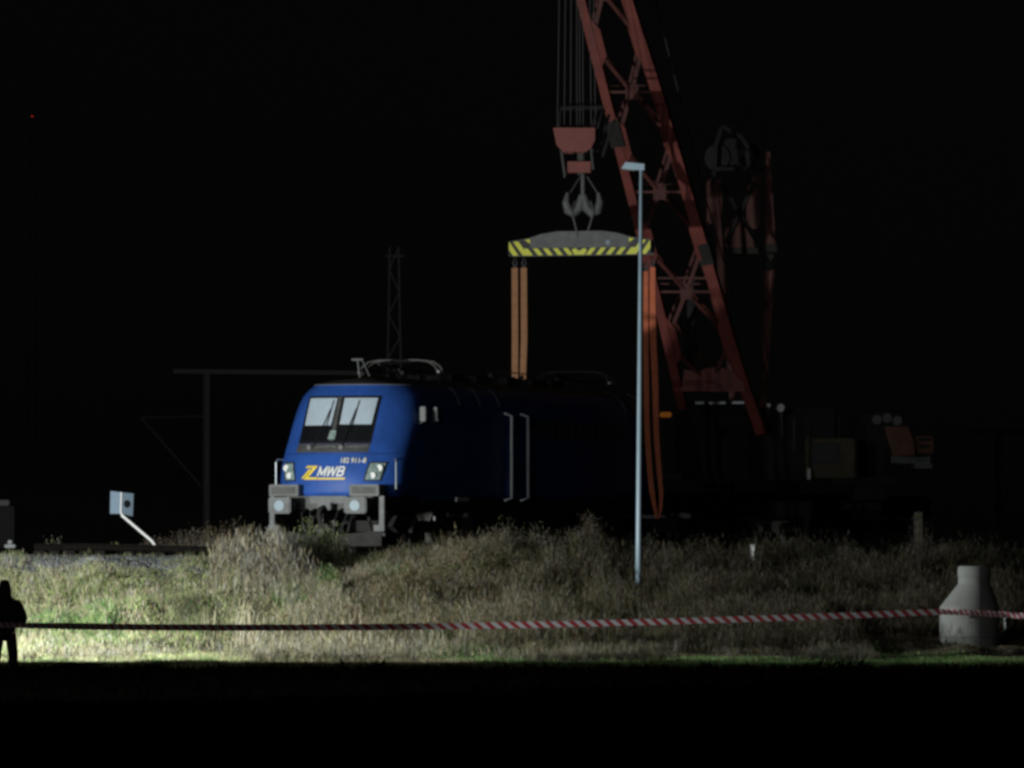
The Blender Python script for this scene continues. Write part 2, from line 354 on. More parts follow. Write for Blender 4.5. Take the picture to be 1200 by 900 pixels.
plant('weed_clump', 132, 165.0, .6, .35, 30, ['yg','tan'], [3,2], 'small yellow green tuft behind the rail under the leaning sign', fuzz=8, cat='weeds', leaf=(.02,.07))
plant('weed_clump', 20, 145.5, 1.3, .16, 120, ['yg','tan'], [3,2], 'short pale tuft behind the standing person', fuzz=6, cat='weeds')

# ------------------------------------------------------------------ crop field in the foreground
n = 9000
Y = 62 + (139.4-62)*rng.random(n)**.6; hw = Y*600/F + 2.2; X = rng.uniform(-1, 1, n)*hw
n2 = 1100; Y = np.concatenate([Y, rng.uniform(137.2, 139.6, n2)]); X = np.concatenate([X, rng.uniform(-12.5, 12.5, n2)])
k = 9; n = len(X); pos = np.stack([X, Y, gz(X, Y)], 1)
q = np.repeat(pos, k, 0) + np.concatenate([rng.normal(0, .05, (n*k, 2)), np.zeros((n*k,1))], 1)
hs = np.repeat(np.where(rng.random(n) < .06, rng.uniform(.32, .42, n), rng.uniform(.20, .33, n))*(1+.28*vnoise(X, Y, 90, .22)), k)*rng.uniform(.6, 1.1, n*k)
cc = np.tile(np.array([[.020,.027,.013]]), (n*k, 1))*rng.uniform(.6, 1.3, (n*k,1))
A = blades(q, hs, rng.uniform(.07, .15, n*k), rng.uniform(.2, 1., n*k), cc)
npobj('beet_crop', A[0], [A[1], A[2]], M['crop'], A[3], kind='stuff', label='black leafy crop filling the field in the foreground', category='crop')

# ------------------------------------------------------------------ ballast
def stones(name, X, Y, size, label, lift=.0):
    n = len(X); z = gz(X, Y)+lift
    o6 = np.array([[1,0,0],[-1,0,0],[0,1,0],[0,-1,0],[0,0,1],[0,0,-1.]])
    Vv = np.stack([X, Y, z], 1)[:,None,:] + o6[None]*rng.uniform(.5, 1.2, (n,6,1))*size*rng.uniform(.6,1.2,(n,1,1)) + rng.normal(0, size*.18, (n,6,3))
    t = np.array([[0,2,4],[2,1,4],[1,3,4],[3,0,4],[2,0,5],[1,2,5],[3,1,5],[0,3,5]])
    Fc = (np.arange(n)*6)[:,None,None] + t[None]
    npobj(name, Vv.reshape(-1,3), [Fc.reshape(-1,3)], M['stone'], kind='stuff', label=label, category='ballast')
X = rng.uniform(-13.6, -6.0, 32000); Y = rng.uniform(158.0, 165.8, 32000)
X2 = rng.uniform(-6, 13, 9000); Y2 = rng.uniform(161.6, 164.2, 9000)
stones('ballast', np.concatenate([X, X2]), np.concatenate([Y, Y2]), .04, 'grey crushed stone ballast along the track shoulder')

# ------------------------------------------------------------------ tracks
def rail_bm(bm, pts):
    prof = [(-.07,0),(.07,0),(.07,.012),(.012,.03),(.012,.115),(.036,.125),(.036,.16),(-.036,.16),(-.036,.125),(-.012,.115),(-.012,.03),(-.07,.012)]
    rings = []
    for i, p in enumerate(pts):
        t = (pts[min(i+1,len(pts)-1)]-pts[max(i-1,0)]); t.z = 0; t.normalize(); sd = Vector((t.y, -t.x, 0))
        rings.append([bm.verts.new(p + sd*a + Vector((0,0,b-.16))) for a, b in prof])
    for q0, q1 in zip(rings, rings[1:]):
        for k in range(len(prof)): bm.faces.new((q0[k], q0[(k+1)%12], q1[(k+1)%12], q1[k]))
    bm.faces.new(rings[0]); bm.faces.new(rings[-1][::-1])
nr = [P(40,637,163.6), P(120,637,163.5), P(280,641,163.3), P(380,646,162.8), P(470,651,162.3), P(560,656,161.9), P(800,663,161.5), P(1000,667,161.2), P(1210,671,161.0)]
def interp(pts, t):
    k = min(int(t*(len(pts)-1)), len(pts)-2); f = t*(len(pts)-1)-k; return pts[k].lerp(pts[k+1], f)
t = empty('railway_track', P(40,646,163.6), 0, 'dark rails running across the top of the grassy bank below the locomotive', 'track')
for dy in (0, 1.5):
    b = B(); rail_bm(b, [p+Vector((0,dy,.0)) for p in nr]); obj('rail', b, M['rail'], t)
for kx in range(36):
    p = interp(nr, (kx+.4)/36); b = B(); wbox(b, p.x-.12, p.x+.12, p.y-.5, p.y+2.0, p.z-.34, p.z-.163, None, .015); obj('sleeper', b, M['wood'], t)

# ------------------------------------------------------------------ locomotive
TH = R(20); dv = Vector((math.sin(TH), math.cos(TH), 0)); nv = Vector((math.cos(TH), -math.sin(TH), 0))
C0 = Vector(((383-600)/F*165, 165, 2.14))
def L(w, s, z): return C0 + nv*w + dv*s + Vector((0,0,z))
LOCO = empty('locomotive', C0, -TH, 'blue electric locomotive with sloping windscreen standing on the embankment', 'locomotive')
zP = [1.30,1.40,1.7,2.0,2.35,2.6,2.9,3.2,3.45,3.62,3.76,3.86,3.90,3.97,4.02,4.055,4.07]
WP = [1.44,1.47,1.5,1.5,1.5,1.5,1.5,1.48,1.44,1.39,1.30,1.19,1.13,.90,.64,.32,.02]
sz = [1.3,1.4,1.9,2.2,2.33,2.54,3.57,3.86,3.97,4.07]
sv = [.03,.0,.05,.18,.28,.42,1.02,1.28,1.7,2.6]
Wf = lambda z: float(np.interp(z, zP, WP)); S0 = lambda z: float(np.interp(z, sz, sv))
LEN = 19.3
ENf = lambda z: float(np.interp(z, [1.4,2.2,3.4], [2.15,2.2,2.35])); LCf = lambda z: float(np.interp(z, [1.4,2.2,3.0,3.7], [1.05,1.15,1.35,1.45]))
def Sf(w, z):
    x = min(abs(w)/Wf(z), .999); EN = ENf(z); return S0(z) + LCf(z)*(1-(1-x**EN)**(1/EN))
def outline(z):
    W = Wf(z); pts = []; EN = ENf(z); LC = LCf(z)
    K = 26
    for k in range(-K, K+1):
        a = math.pi/2*k/K; x = math.copysign(abs(math.sin(a))**(2/EN), a)*W
        pts.append((x, S0(z)+LC*(1-abs(math.cos(a))**(2/EN))))
    m = [(w, LEN-s) for w, s in pts[::-1]]
    return pts + m
def loft(z0, z1, sub=1):
    bm = B(); zs = [z for z in zP if z0-1e-6 <= z <= z1+1e-6]; rings = [[bm.verts.new(L(w, s, z)) for w, s in outline(z)] for z in zs]
    n = len(rings[0])
    for q0, q1 in zip(rings, rings[1:]):
        for k in range(n): bm.faces.new((q0[k], q0[(k+1)%n], q1[(k+1)%n], q1[k]))
    return bm, rings
bm, r = loft(1.30, 3.86); bm.faces.new(r[0][::-1]); obj('body', bm, M['blue'], LOCO, smooth=True)
bm, r = loft(3.86, 4.07); roof = obj('roof', bm, M['roof'], LOCO, smooth=True)
def patch(quad, off, thick, nu=12, nvv=6):
    """quad: corners (w,z) BL,BR,TR,TL mapped to nose surface, off = distance in front"""
    bm = B(); (a0,b0),(a1,b1),(a2,b2),(a3,b3) = quad; G = []
    for lay in (off, off-thick):
        g_ = []
        for j in range(nvv+1):
            v = j/nvv; row = []
            for i in range(nu+1):
                u = i/nu
                w = (a0*(1-u)+a1*u)*(1-v)+(a3*(1-u)+a2*u)*v; z = (b0*(1-u)+b1*u)*(1-v)+(b3*(1-u)+b2*u)*v
                row.append(bm.verts.new(L(w, Sf(w, z)-lay, z)))
            g_.append(row)
        G.append(g_)
    for j in range(nvv):
        for i in range(nu):
            bm.faces.new((G[0][j][i],G[0][j][i+1],G[0][j+1][i+1],G[0][j+1][i])); bm.faces.new((G[1][j][i],G[1][j+1][i],G[1][j+1][i+1],G[1][j][i+1]))
    for i in range(nu):
        bm.faces.new((G[0][0][i],G[1][0][i],G[1][0][i+1],G[0][0][i+1])); bm.faces.new((G[0][nvv][i],G[0][nvv][i+1],G[1][nvv][i+1],G[1][nvv][i]))
    for j in range(nvv):
        bm.faces.new((G[0][j][0],G[0][j+1][0],G[1][j+1][0],G[1][j][0])); bm.faces.new((G[0][j][nu],G[1][j][nu],G[1][j+1][nu],G[0][j+1][nu]))
    return bm
ws = obj('windscreen_frame', patch([(-.92,2.50),(.86,2.50),(.87,3.60),(-.92,3.60)], .02, .03, 20, 10), M['black'], LOCO)
for sg, q in ((-1, [(-.84,2.92),(-.14,2.92),(-.12,3.55),(-.86,3.55)]), (1, [(.07,2.94),(.79,2.94),(.81,3.55),(.06,3.55)])):
    obj('sun_blind', patch(q, .035, .01), M['blind'], ws)
for q in ([(-.86,2.56),(-.08,2.56),(-.06,3.58),(-.89,3.58)], [(.04,2.56),(.82,2.56),(.84,3.58),(.03,3.58)]):
    obj('window_pane', patch(q, .05, .008), M['glass'], ws)
obj('centre_pillar', patch([(-.075,2.56),(.015,2.56),(.005,3.58),(-.085,3.58)], .065, .02, 2, 6), M['greyd'], ws)
obj('number_card', patch([(-.13,2.60),(.04,2.60),(.04,2.80),(-.11,2.80)], .075, .01, 2, 2), M['lens'], ws)
wp = obj('wiper_panel', patch([(-.94,2.30),(.84,2.30),(.86,2.495),(-.92,2.495)], .012, .03, 16, 3), M['greyd'], LOCO)
for w0, w1, z1 in ((-.48,-.22,3.3), (.22,-.02+.42,3.3)):
    b = B(); tube(b, [L(w0, Sf(w0,2.4)-.05, 2.4), L((w0+w1)/2, Sf(w0,2.8)-.085, 2.8), L(w1, Sf(w1,z1)-.075, z1)], .012, 6)
    tube(b, [L(w1-.03, Sf(w1,2.75)-.07, 2.75), L(w1+.03, Sf(w1,3.5)-.07, 3.5)], .010, 6); obj('wiper', b, M['black'], LOCO)
for w0 in (-.56, .24):
    b = B(); disc(b, L(w0, Sf(w0,2.41)-.05, 2.41), dv, .055, .09, 12); obj('wiper_motor', b, M['greyp'], wp)
b = B(); tube(b, [L(-.45,Sf(-.45,2.4)-.04,2.42), L(.0,Sf(0,2.4)-.04,2.44), L(.1,Sf(.1,2.4)-.04,2.43)], .012, 6); tube(b, [L(.3,Sf(.3,2.4)-.04,2.42), L(.84,Sf(.84,2.4)-.04,2.45)], .012, 6); obj('wiper_rod', b, M['steel'], wp)
# light trim between blue body and grey roof
b = B(); pts = [L(w*1.0, s-.01, 3.865) for w, s in outline(3.86)[3:53]+[(1.10,4.0),(1.10,8.0)]]; tube(b, pts, .014, 6); obj('roof_trim', b, M['greyp'], LOCO)
# panel seams of the nose
for w0 in (-1.0,):
    pass
b = B(); tube(b, [L(w, Sf(w,2.27)-.002, 2.27) for w in np.linspace(-1.38,1.38,30)], .006, 5); obj('nose_seam', b, M['black'], LOCO)
# headlights
for sg in (-1, 1):
    q = [(.82,1.64),(1.18,1.64),(1.28,2.08),(.92,2.08)]
    if sg < 0: q = [(-w, z) for w, z in (q[1], q[0], q[3], q[2])]
    hl = obj('headlight', patch(q, .012, .03, 8, 6), M['black'], LOCO)
    q2 = [(.86,1.67),(1.15,1.67),(1.24,2.05),(.95,2.05)]
    if sg < 0: q2 = [(-w, z) for w, z in (q2[1], q2[0], q2[3], q2[2])]
    obj('lens', patch(q2, .022, .01, 6, 6), M['lens'], hl)
    for wz in ((1.14,1.94,.075),(1.02,1.77,.07)):
        w0, z0, rr = wz; b = B(); disc(b, L(sg*w0, Sf(w0,z0)-.03, z0), dv, rr, .03, 16); obj('reflector', b, M['white'], hl)
# nose handrails
for sg in (-1, 1):
    b = B(); w0 = sg*1.38; ss = Sf(1.38,1.7)-.02
    tube(b, [L(w0,ss+.05,1.42), L(w0+sg*.09,ss-.06,1.46), L(w0+sg*.09,ss-.06,2.08), L(w0+sg*.07,ss-.03,2.14), L(w0-sg*.02,ss+.12,2.14)], .016, 8); obj('handrail', b, M['galv'], LOCO)
# lettering
def text_bm(s, size, shear=0., off=0.):
    cu = bpy.data.curves.new('t', 'FONT'); cu.body = s; cu.size = size; cu.shear = shear; cu.offset = off; cu.resolution_u = 3
    o = bpy.data.objects.new('t', cu); COL.objects.link(o); bpy.context.view_layer.update()
    me = bpy.data.meshes.new_from_object(o.evaluated_get(bpy.context.evaluated_depsgraph_get())); bpy.data.objects.remove(o)
    b = B(); b.from_mesh(me); bpy.data.meshes.remove(me); return b
def on_nose(b, w0, z0, off, wscale=1., wid=None):
    xs_ = [v.co.x for v in b.verts]; lo, hi = min(xs_), max(xs_); k = (wid/(hi-lo)) if wid else wscale
    ys_ = [v.co.y for v in b.verts]; yl = min(ys_)
    for v in b.verts:
        w = w0 + (v.co.x-lo)*k; z = z0 + (v.co.y-yl); v.co = L(w, Sf(w, z)-off, z)
    r_ = bmesh.ops.extrude_face_region(b, geom=b.faces[:])
    for v in r_['geom']:
        if isinstance(v, bmesh.types.BMVert): v.co += dv*.006
    return b

b = on_nose(text_bm('182 911-8', .165, 0, .005), .30, 2.05, .034, wid=.56); obj('running_number', b, M['white'], LOCO)
def strip(poly, off=.032):
    poly = [(w+.20, z+.08) for w, z in poly]
    b = B(); A = []
    for w, z in poly: A.append(b.verts.new(L(w, Sf(w,z)-off, z)))
    A2 = [b.verts.new(v.co+dv*.01) for v in A]; b.faces.new(A); b.faces.new(A2[::-1]); n = len(A)
    for i in range(n): b.faces.new((A[i], A2[i], A2[(i+1)%n], A[(i+1)%n]))
    return b
def strokes(segs, w0, z0, H, shear, th, off=.034):
    b = B()
    for i_, pl in enumerate(segs):
        pl = [Vector((x+shear*y, y, 0)) for x, y in pl]
        for a_, c_ in zip(pl, pl[1:]):
            d_ = (c_-a_).normalized(); n_ = Vector((-d_.y, d_.x, 0))*th/2; a2, c2 = a_-d_*th*.35, c_+d_*th*.35
            A = []
            for p in (a2+n_, a2-n_, c2-n_, c2+n_):
                w = w0+p.x*H; z = z0+p.y*H; A.append(b.verts.new(L(w, Sf(w,z)-off-.0004*i_, z)))
            A2 = [b.verts.new(v.co+dv*.008) for v in A]; b.faces.new(A); b.faces.new(A2[::-1])
            for k in range(4): b.faces.new((A[k], A2[k], A2[(k+1)%4], A[(k+1)%4]))
    return b
mwb = [[(0,0),(0,1)],[(0,1),(.42,.12)],[(.42,.12),(.84,1)],[(.84,1),(.84,0)],
       [(1.12,1),(1.27,0)],[(1.27,0),(1.58,.95)],[(1.58,.95),(1.89,0)],[(1.89,0),(2.10,1)],
       [(2.40,0),(2.40,1)],[(2.40,1),(2.85,1)],[(2.85,1),(3.02,.88),(3.02,.65),(2.85,.53)],[(2.85,.53),(2.40,.53)],[(2.85,.53),(3.06,.40),(3.06,.14),(2.87,0)],[(2.87,0),(2.40,0)]]
obj('company_lettering', strokes(mwb, -.23, 1.765, .195, .30, .20), M['white'], LOCO)
emb = obj('emblem', strip([(-.76,1.86),(-.72,1.91),(-.44,1.91),(-.68,1.645),(-.44,1.645),(-.44,1.595),(-.80,1.595),(-.56,1.86)]), M['lyel'], LOCO)
obj('emblem_stripe', strip([(-.70,1.80),(-.66,1.83),(-.60,1.83),(-.80,1.62),(-.86,1.62),(-.68,1.80)], .036), M['lyel'], emb)
obj('underline', patch([(-.24,1.675),(.42,1.675),(.44,1.715),(-.22,1.715)], .034, .008, 10, 1), M['lyel'], emb)
# buffer beam and buffers
b = B(); wbox(b, -1.05, 1.05, .18, .42, .98, 1.32, L, .02); obj('buffer_beam', b, M['greyd'], LOCO)
for sg in (-1, 1):
    bf = B(); wbox(bf, sg*.92-.27, sg*.92+.27, -.62, -.55, .90, 1.27, L, .03); bo = obj('buffer', bf, M['greyp'], LOCO)
    b = B(); disc(b, L(sg*.92, -.30, 1.08), dv, .13, .5, 20); disc(b, L(sg*.92, -.08, 1.08), dv, .17, .3, 20); obj('buffer_sleeve', b, M['greyd'], bo)
    b = B(); disc(b, L(sg*.92, -.625, 1.08), dv, .12, .012, 20); obj('buffer_highlight', b, M['post'], bo)  # pale disc paints the soft highlight at the buffer centre
    # box step above the buffer
    b = B(); x0, x1 = sorted((sg*.62, sg*1.34)); wbox(b, x0, x1, -.20, .22, 1.30, 1.56, L, .015); sb = obj('step_box', b, M['greyp'], LOCO)
    b = B(); wbox(b, x0+.07, x1-.07, -.212, -.19, 1.35, 1.51, L); obj('step_opening', b, M['greyd'], sb)
    b = B(); x0, x1 = sorted((sg*1.28, sg*1.40)); wbox(b, x0, x1, -.02, .12, .62, 1.30, L, .01)
    x0, x1 = sorted((sg*1.16, sg*1.42)); wbox(b, x0, x1, -.06, .18, .50, .64, L, .01); obj('step_post', b, M['greyp'], LOCO)
# coupler and hoses
b = B(); wbox(b, -.42, .50, -.02, .20, 1.13, 1.30, L, .02); wbox(b, -.16, .16, -.18, .1, .98, 1.15, L, .02)
obj('coupler_housing', b, M['greyp'], LOCO)
b = B()
tube(b, [L(0,-.1,1.05), L(0,-.42,1.0), L(0,-.5,.9), L(0,-.42,.7), L(0,-.36,.55)], [.06,.06,.05,.05,.04], 10)
tube(b, [L(-.08,-.38,.84), L(.08,-.38,.84)], .06, 8); tube(b, [L(-.07,-.42,.62), L(-.07,-.40,.42), L(.07,-.40,.42), L(.07,-.42,.62)], .028, 8); obj('screw_coupling', b, M['dark'], LOCO)
for w0, w1 in ((-.55,-.42), (-.34,-.3), (.32,.28), (.58,.45), (.72,.62)):
    b = B(); tube(b, [L(w0,.1,1.0), L(w0,-.16,.92), L((w0+w1)/2,-.28,.7), L(w1,-.25,.5), L(w1-.05,-.12,.56)], .028, 8); obj('brake_hose', b, M['black'], LOCO)
b = B()
for sg in (-1, 1):
    prism(b, [(sg*.15,.16),(sg*1.30,.16),(sg*1.30,.52),(sg*.15,.40)], lambda u, t_, v: L(u, t_-.12+.15*abs(u), v), 0, .04)
obj('rail_guard', b, M['dark'], LOCO)
b = B(); wbox(b, -1.25, 1.25, .45, 18.9, .98, 1.31, L, .03)
wbox(b, -1.2, 1.2, 6.2, 13, .45, 1.0, L, .05); obj('underframe', b, M['dark'], LOCO)
for s0 in (3.6, 15.7):
    b = B()
    for sg in (-1, 1):
        prism(b, [(s0-2.2,.62),(s0-1.9,.86),(s0-.7,.86),(s0-.4,.66),(s0+.4,.66),(s0+.7,.86),(s0+1.9,.86),(s0+2.2,.62),(s0+1.8,.48),(s0-1.8,.48)],
              lambda u, t_, v, sg=sg: L(sg*1.0+t_, u, v), -.06, .06)
    wbox(b, -1.0, 1.0, s0-.3, s0+.3, .5, .75, L)
    for sg in (-1, 1):
        for ds in (-1.5, 1.5):
            tube(b, [L(sg*1.12, s0+ds*.55, .80), L(sg*1.18, s0+ds*.9, .50)], .05, 8)
    bo = obj('bogie', b, M['dark'], LOCO)
    for ds in (-1.5, 1.5):
        for sg in (-1, 1):
            b = B(); disc(b, L(sg*.76, s0+ds, .575), nv, .575, .13, 32); disc(b, L(sg*.70, s0+ds, .575), nv, .61, .03, 32); disc(b, L(sg*.86, s0+ds, .575), nv, .12, .14, 16); obj('wheel', b, M['greyd'], bo)
# side: door with tall bright handrails, mirror, side window, louvres
b = B(); wbox(b, 1.49, 1.508, 7.85, 8.72, 1.34, 3.22, L); dr = obj('side_door', b, M['blue'], LOCO)
for s0 in (7.72, 8.85):
    b = B(); tube(b, [L(1.48,s0,3.30), L(1.66,s0,3.24), L(1.66,s0,1.30), L(1.48,s0,1.24)], .035, 12); obj('tall_handrail', b, M['bright'], LOCO)
for s0 in (1.95, 2.75):
    b = B(); wbox(b, 1.52, 1.66, s0, s0+.06, 3.02, 3.36, L, .015); mo = obj('mirror', b, M['greyp'], LOCO)
    b = B(); tube(b, [L(1.44,s0+.03,2.95), L(1.58,s0+.03,3.0)], .015, 6); obj('mirror_arm', b, M['greyd'], mo)
b = B(); prism(b, [(1.75,2.62),(2.5,2.62),(2.5,3.22),(2.0,3.22)], lambda u, t_, v: L(1.475+t_, u, v), 0, .022); obj('side_window', b, M['black'], LOCO)
for s0 in (4.75, 6.15, 7.45, 16.6, 18.2):
    b = B(); tube(b, [L(Wf(z)+.012, s0, z) for z in (3.97,3.86,3.76,3.62,3.45)], .011, 6); obj('roof_rib', b, M['greyp'], LOCO)
b = B(); wbox(b, 1.47, 1.52, 4.4, 5.2, 1.20, 1.30, L); obj('side_plate', b, M['white'], LOCO)
b = B(); disc(b, L(1.30, 3.5, .80), nv, .06, .05, 16); obj('axle_sensor_cap', b, M['white'], LOCO)
b = B()
for k_ in range(14): wbox(b, 1.498, 1.512, 9.6+k_*.48, 9.95+k_*.48, 2.75, 3.15, L)
obj('louvre_row', b, M['greyd'], LOCO)
# roof gear
def panto(s0, lab=None):
    b = B(); 
    for sg in (-1, 1):
        for ds in (-.7, .7):
            tube(b, [L(sg*.5, s0+ds, 4.0), L(sg*.5, s0+ds, 4.22)], [.07,.05], 8)
        tube(b, [L(sg*.5, s0-.9, 4.24), L(sg*.5, s0+.9, 4.24)], .028, 6)
    tube(b, [L(-.5, s0+.7, 4.24), L(.5, s0+.7, 4.24)], .028, 6)
    p = obj('pantograph', b, M['mast'], LOCO)
    b = B(); tube(b, [L(0, s0+.7, 4.28), L(0, s0-.9, 4.38)], .035, 8); tube(b, [L(0, s0-.9, 4.38), L(-.35, s0+.5, 4.47)], .022, 6); tube(b, [L(0, s0-.9, 4.38), L(.35, s0+.5, 4.47)], .022, 6); obj('folding_arm', b, M['mast'], p)
    b = B()
    for ds in (.38, .72):
        tube(b, [L(-.98,s0+ds,4.22), L(-.9,s0+ds,4.36), L(-.75,s0+ds,4.46), L(-.5,s0+ds,4.50), L(.5,s0+ds,4.50), L(.75,s0+ds,4.46), L(.9,s0+ds,4.36), L(.98,s0+ds,4.22)], .020, 8)
    obj('collector_bow', b, M['greyd'], p)
    for sg in (-1, 1):
        b = B(); disc(b, L(sg*.98, s0+.55, 4.22), dv, .035, .36, 8); obj('horn_tip', b, M['white'], p)
panto(4.2); panto(16.3)
b = B(); tube(b, [L(-.40,2.6,4.47), L(-.12,2.6,4.47)], .028, 8); tube(b, [L(-.2,2.6,4.03), L(-.26,2.6,4.45)], .018, 8); tube(b, [L(-.05,2.9,4.03), L(-.14,2.6,4.45)], .014, 8); obj('roof_horn', b, M['greyp'], LOCO)
b = B()
for s0 in (6.6, 8.3, 10.4, 12.2, 13.6): wbox(b, -.6, .55, s0, s0+1.0, 4.03, 4.22, L, .03)
obj('roof_equipment', b, M['roof'], LOCO)
for s0, w0 in ((6.2,.4),(9.6,.45),(11.6,.5),(13.2,-.3),(14.3,.45)):
    b = B(); zz = 4.03
    pr = []
    for k_ in range(5): pr += [(.045,zz+k_*.06), (.08,zz+k_*.06+.03)]
    tube(b, [L(w0,s0,z) for _,z in pr], [r_ for r_,_ in pr], 10); obj('insulator', b, M['greyp'], LOCO)
b = B(); tube(b, [L(.35,6.2,4.34), L(.4,9.6,4.36), L(.5,11.6,4.34), L(.45,14.3,4.34)], .015, 6); obj('roof_busbar', b, M['steel'], LOCO)

# loco and crane track
t = empty('railway_track', L(0,-1,0), -TH, 'track carrying the blue locomotive and the crane wagon', 'track')
for sg in (-1, 1):
    b = B(); rail_bm(b, [L(sg*.75, s, 0) for s in (-.9, 20, 52)]); obj('rail', b, M['rail'], t)
for k_ in range(84):
    b = B(); s0 = -.8+k_*.62; wbox(b, -1.3, 1.3, s0, s0+.26, -.34, -.163, L); obj('sleeper', b, M['wood'], t)

# ------------------------------------------------------------------ spreader, slings, hook block
SC = L(0, 17.4, 0)
def Q(w, t_, z): return Vector((SC.x, SC.y, 0)) + nv*w + dv*t_ + Vector((0,0,z))
sp = empty('spreader_beam', Q(0,0,9.57), -TH, 'grey lifting beam with yellow and black hazard stripes hanging from the crane hook', 'lifting beam')
poly = [(-1.88,9.57),(1.88,9.57),(1.88,9.93),(1.38,10.00),(1.0,10.11),(.6,10.17),(-.6,10.17),(-1.0,10.11),(-1.38,10.00),(-1.88,9.93)]
b = B(); prism(b, poly, Q, -.16, -.12); prism(b, poly, Q, .12, .16); wbox(b, -1.8, 1.8, -.12, .12, 9.60, 9.64, Q); wbox(b, -1.6, 1.6, -.12, .12, 9.86, 9.90, Q)
obj('beam_plate', b, M['greyp'], sp)
b = B(); bk = B()
def stp(bm_, x0, x1, z0, z1, sl): 
    prism(bm_, [(x0,z0),(x1,z0),(x1+sl,z1),(x0+sl,z1)], Q, -.166, -.163)
prism(bk, [(-1.875,9.574),(1.875,9.574),(1.875,9.76),(-1.875,9.76)], Q, -.1625, -.1605)
for sg in (-1, 1):
    x0, x1 = sorted((sg*1.30, sg*1.875)); prism(bk, [(x0,9.761),(x1,9.761),(x1,9.925 if sg>0 else 9.99),(x0,9.99 if sg>0 else 9.925)], Q, -.1625, -.1605)
obj('black_band', bk, M['black'], sp)
for k_ in range(5):
    x = .17 + k_*.265
    stp(b, x, x+.13, 9.58, 9.75, .14); stp(b, -x-.13, -x, 9.58, 9.75, -.14)
prism(b, [(-.13,9.58),(.13,9.58),(.20,9.70),(.12,9.75),(0,9.67),(-.12,9.75),(-.20,9.70)], Q, -.166, -.163)
stp(b, 1.36, 1.50, 9.58, 9.93, .26); stp(b, -1.50, -1.36, 9.58, 9.93, -.26)
for sg in (-1, 1):
    prism(b, [(sg*1.62,9.58),(sg*1.76,9.58),(sg*1.87,9.73),(sg*1.87,9.92),(sg*1.86,9.92)], Q, -.166, -.163)
    prism(b, [(sg*1.31,9.87),(sg*1.45,9.97),(sg*1.31,9.985)], Q, -.166, -.163)
obj('hazard_stripes', b, M['yellow'], sp)
b = B(); wbox(b, .70, .80, -.168, -.16, 9.83, 9.93, Q); obj('rating_plate', b, M['post'], sp)
# slings
def flat(bm_, pts, w, th=.025, side=(1,0,0)):
    for a_, b_ in zip(pts, pts[1:]): beam(bm_, a_, b_, w, th, side)
def ribbon(bm_, pts, w, th, side):
    side = Vector(side).normalized(); rings = []
    for i, p in enumerate(pts):
        t_ = (pts[min(i+1,len(pts)-1)]-pts[max(i-1,0)]).normalized(); sd = (side-t_*side.dot(t_)).normalized(); up = t_.cross(sd)
        ww = w[i] if isinstance(w, (list, tuple)) else w
        rings.append([bm_.verts.new(p+sd*ww/2*a_+up*th/2*c_) for a_, c_ in ((1,1),(-1,1),(-1,-1),(1,-1))])
    for q0, q1 in zip(rings, rings[1:]):
        for k in range(4): bm_.faces.new((q0[k], q0[(k+1)%4], q1[(k+1)%4], q1[k]))
    bm_.faces.new(rings[0]); bm_.faces.new(rings[-1][::-1])
G = 'lifting slings under the spreader beam'
for w0, lab in ((-1.77, 'outer tan webbing sling under the left end of the striped beam'), (-1.53, 'inner tan webbing sling under the left end of the striped beam')):
    e = empty('lifting_sling', Q(w0,0,2.9), -TH, lab, 'sling', G)
    wz = w0 if w0 < -1.6 else w0-.06
    b = B(); ribbon(b, [Q(w0,0,9.28), Q(w0+.01,0,7.5), Q(wz-.0,0,5.5), Q(wz-.03,0,4.0), Q(wz-.02,0,2.9)], .165, .05, nv); obj('webbing', b, M['tan'], e)
    b = B(); tube(b, [Q(w0,0,9.26), Q(w0-.05,0,9.40), Q(w0,0,9.56), Q(w0+.05,0,9.40), Q(w0,0,9.26)], .022, 8, False); obj('shackle', b, M['rope'], e)
    if w0 > -1.6:
        b = B(); wbox(b, w0-.36, w0+.22, -.06, -.03, 6.28, 6.33, Q); obj('edge_protector', b, M['greyd'], e)
for pts, ws_, lab, mm in (
    ([(757,318),(757,400),(758,480),(760,530),(764,575),(770,608)], [.14,.16,.16,.17,.16,.07], 'slack dull orange webbing sling right behind the lamp post', 'orsl'),
    ([(765,313),(765,380),(768,450),(769,500),(772,545),(775,580),(773,607)], [.16,.20,.19,.17,.15,.13,.06], 'slack bright orange webbing sling right of the lamp post', 'orsl')):
    P_ = [P(x, y, 180.7) for x, y in pts]
    e = empty('lifting_sling', P_[-1], 0, lab, 'sling', G)
    # smooth the run
    Pp = []
    for i in range((len(P_)-1)*5+1):
        t_ = i/5; k_ = min(int(t_), len(P_)-2); f_ = t_-k_
        p0, p1, p2, p3 = P_[max(k_-1,0)], P_[k_], P_[k_+1], P_[min(k_+2,len(P_)-1)]
        Pp.append(.5*((2*p1)+(p2-p0)*f_+(2*p0-5*p1+4*p2-p3)*f_*f_+(3*p1-p0-3*p2+p3)*f_**3))
    wv = [.8*float(np.interp(i/5, range(len(ws_)), ws_)) for i in range(len(Pp))]
    b = B(); ribbon(b, Pp, wv, .05, (1,-.2,0)); obj('webbing', b, M[mm], e)
    b = B(); c_ = P_[0]; tube(b, [c_, c_+Vector((-.05,0,.12)), c_+Vector((0,0,.26)), c_+Vector((.05,0,.12)), c_], .022, 8, False); obj('shackle', b, M['rope'], e)
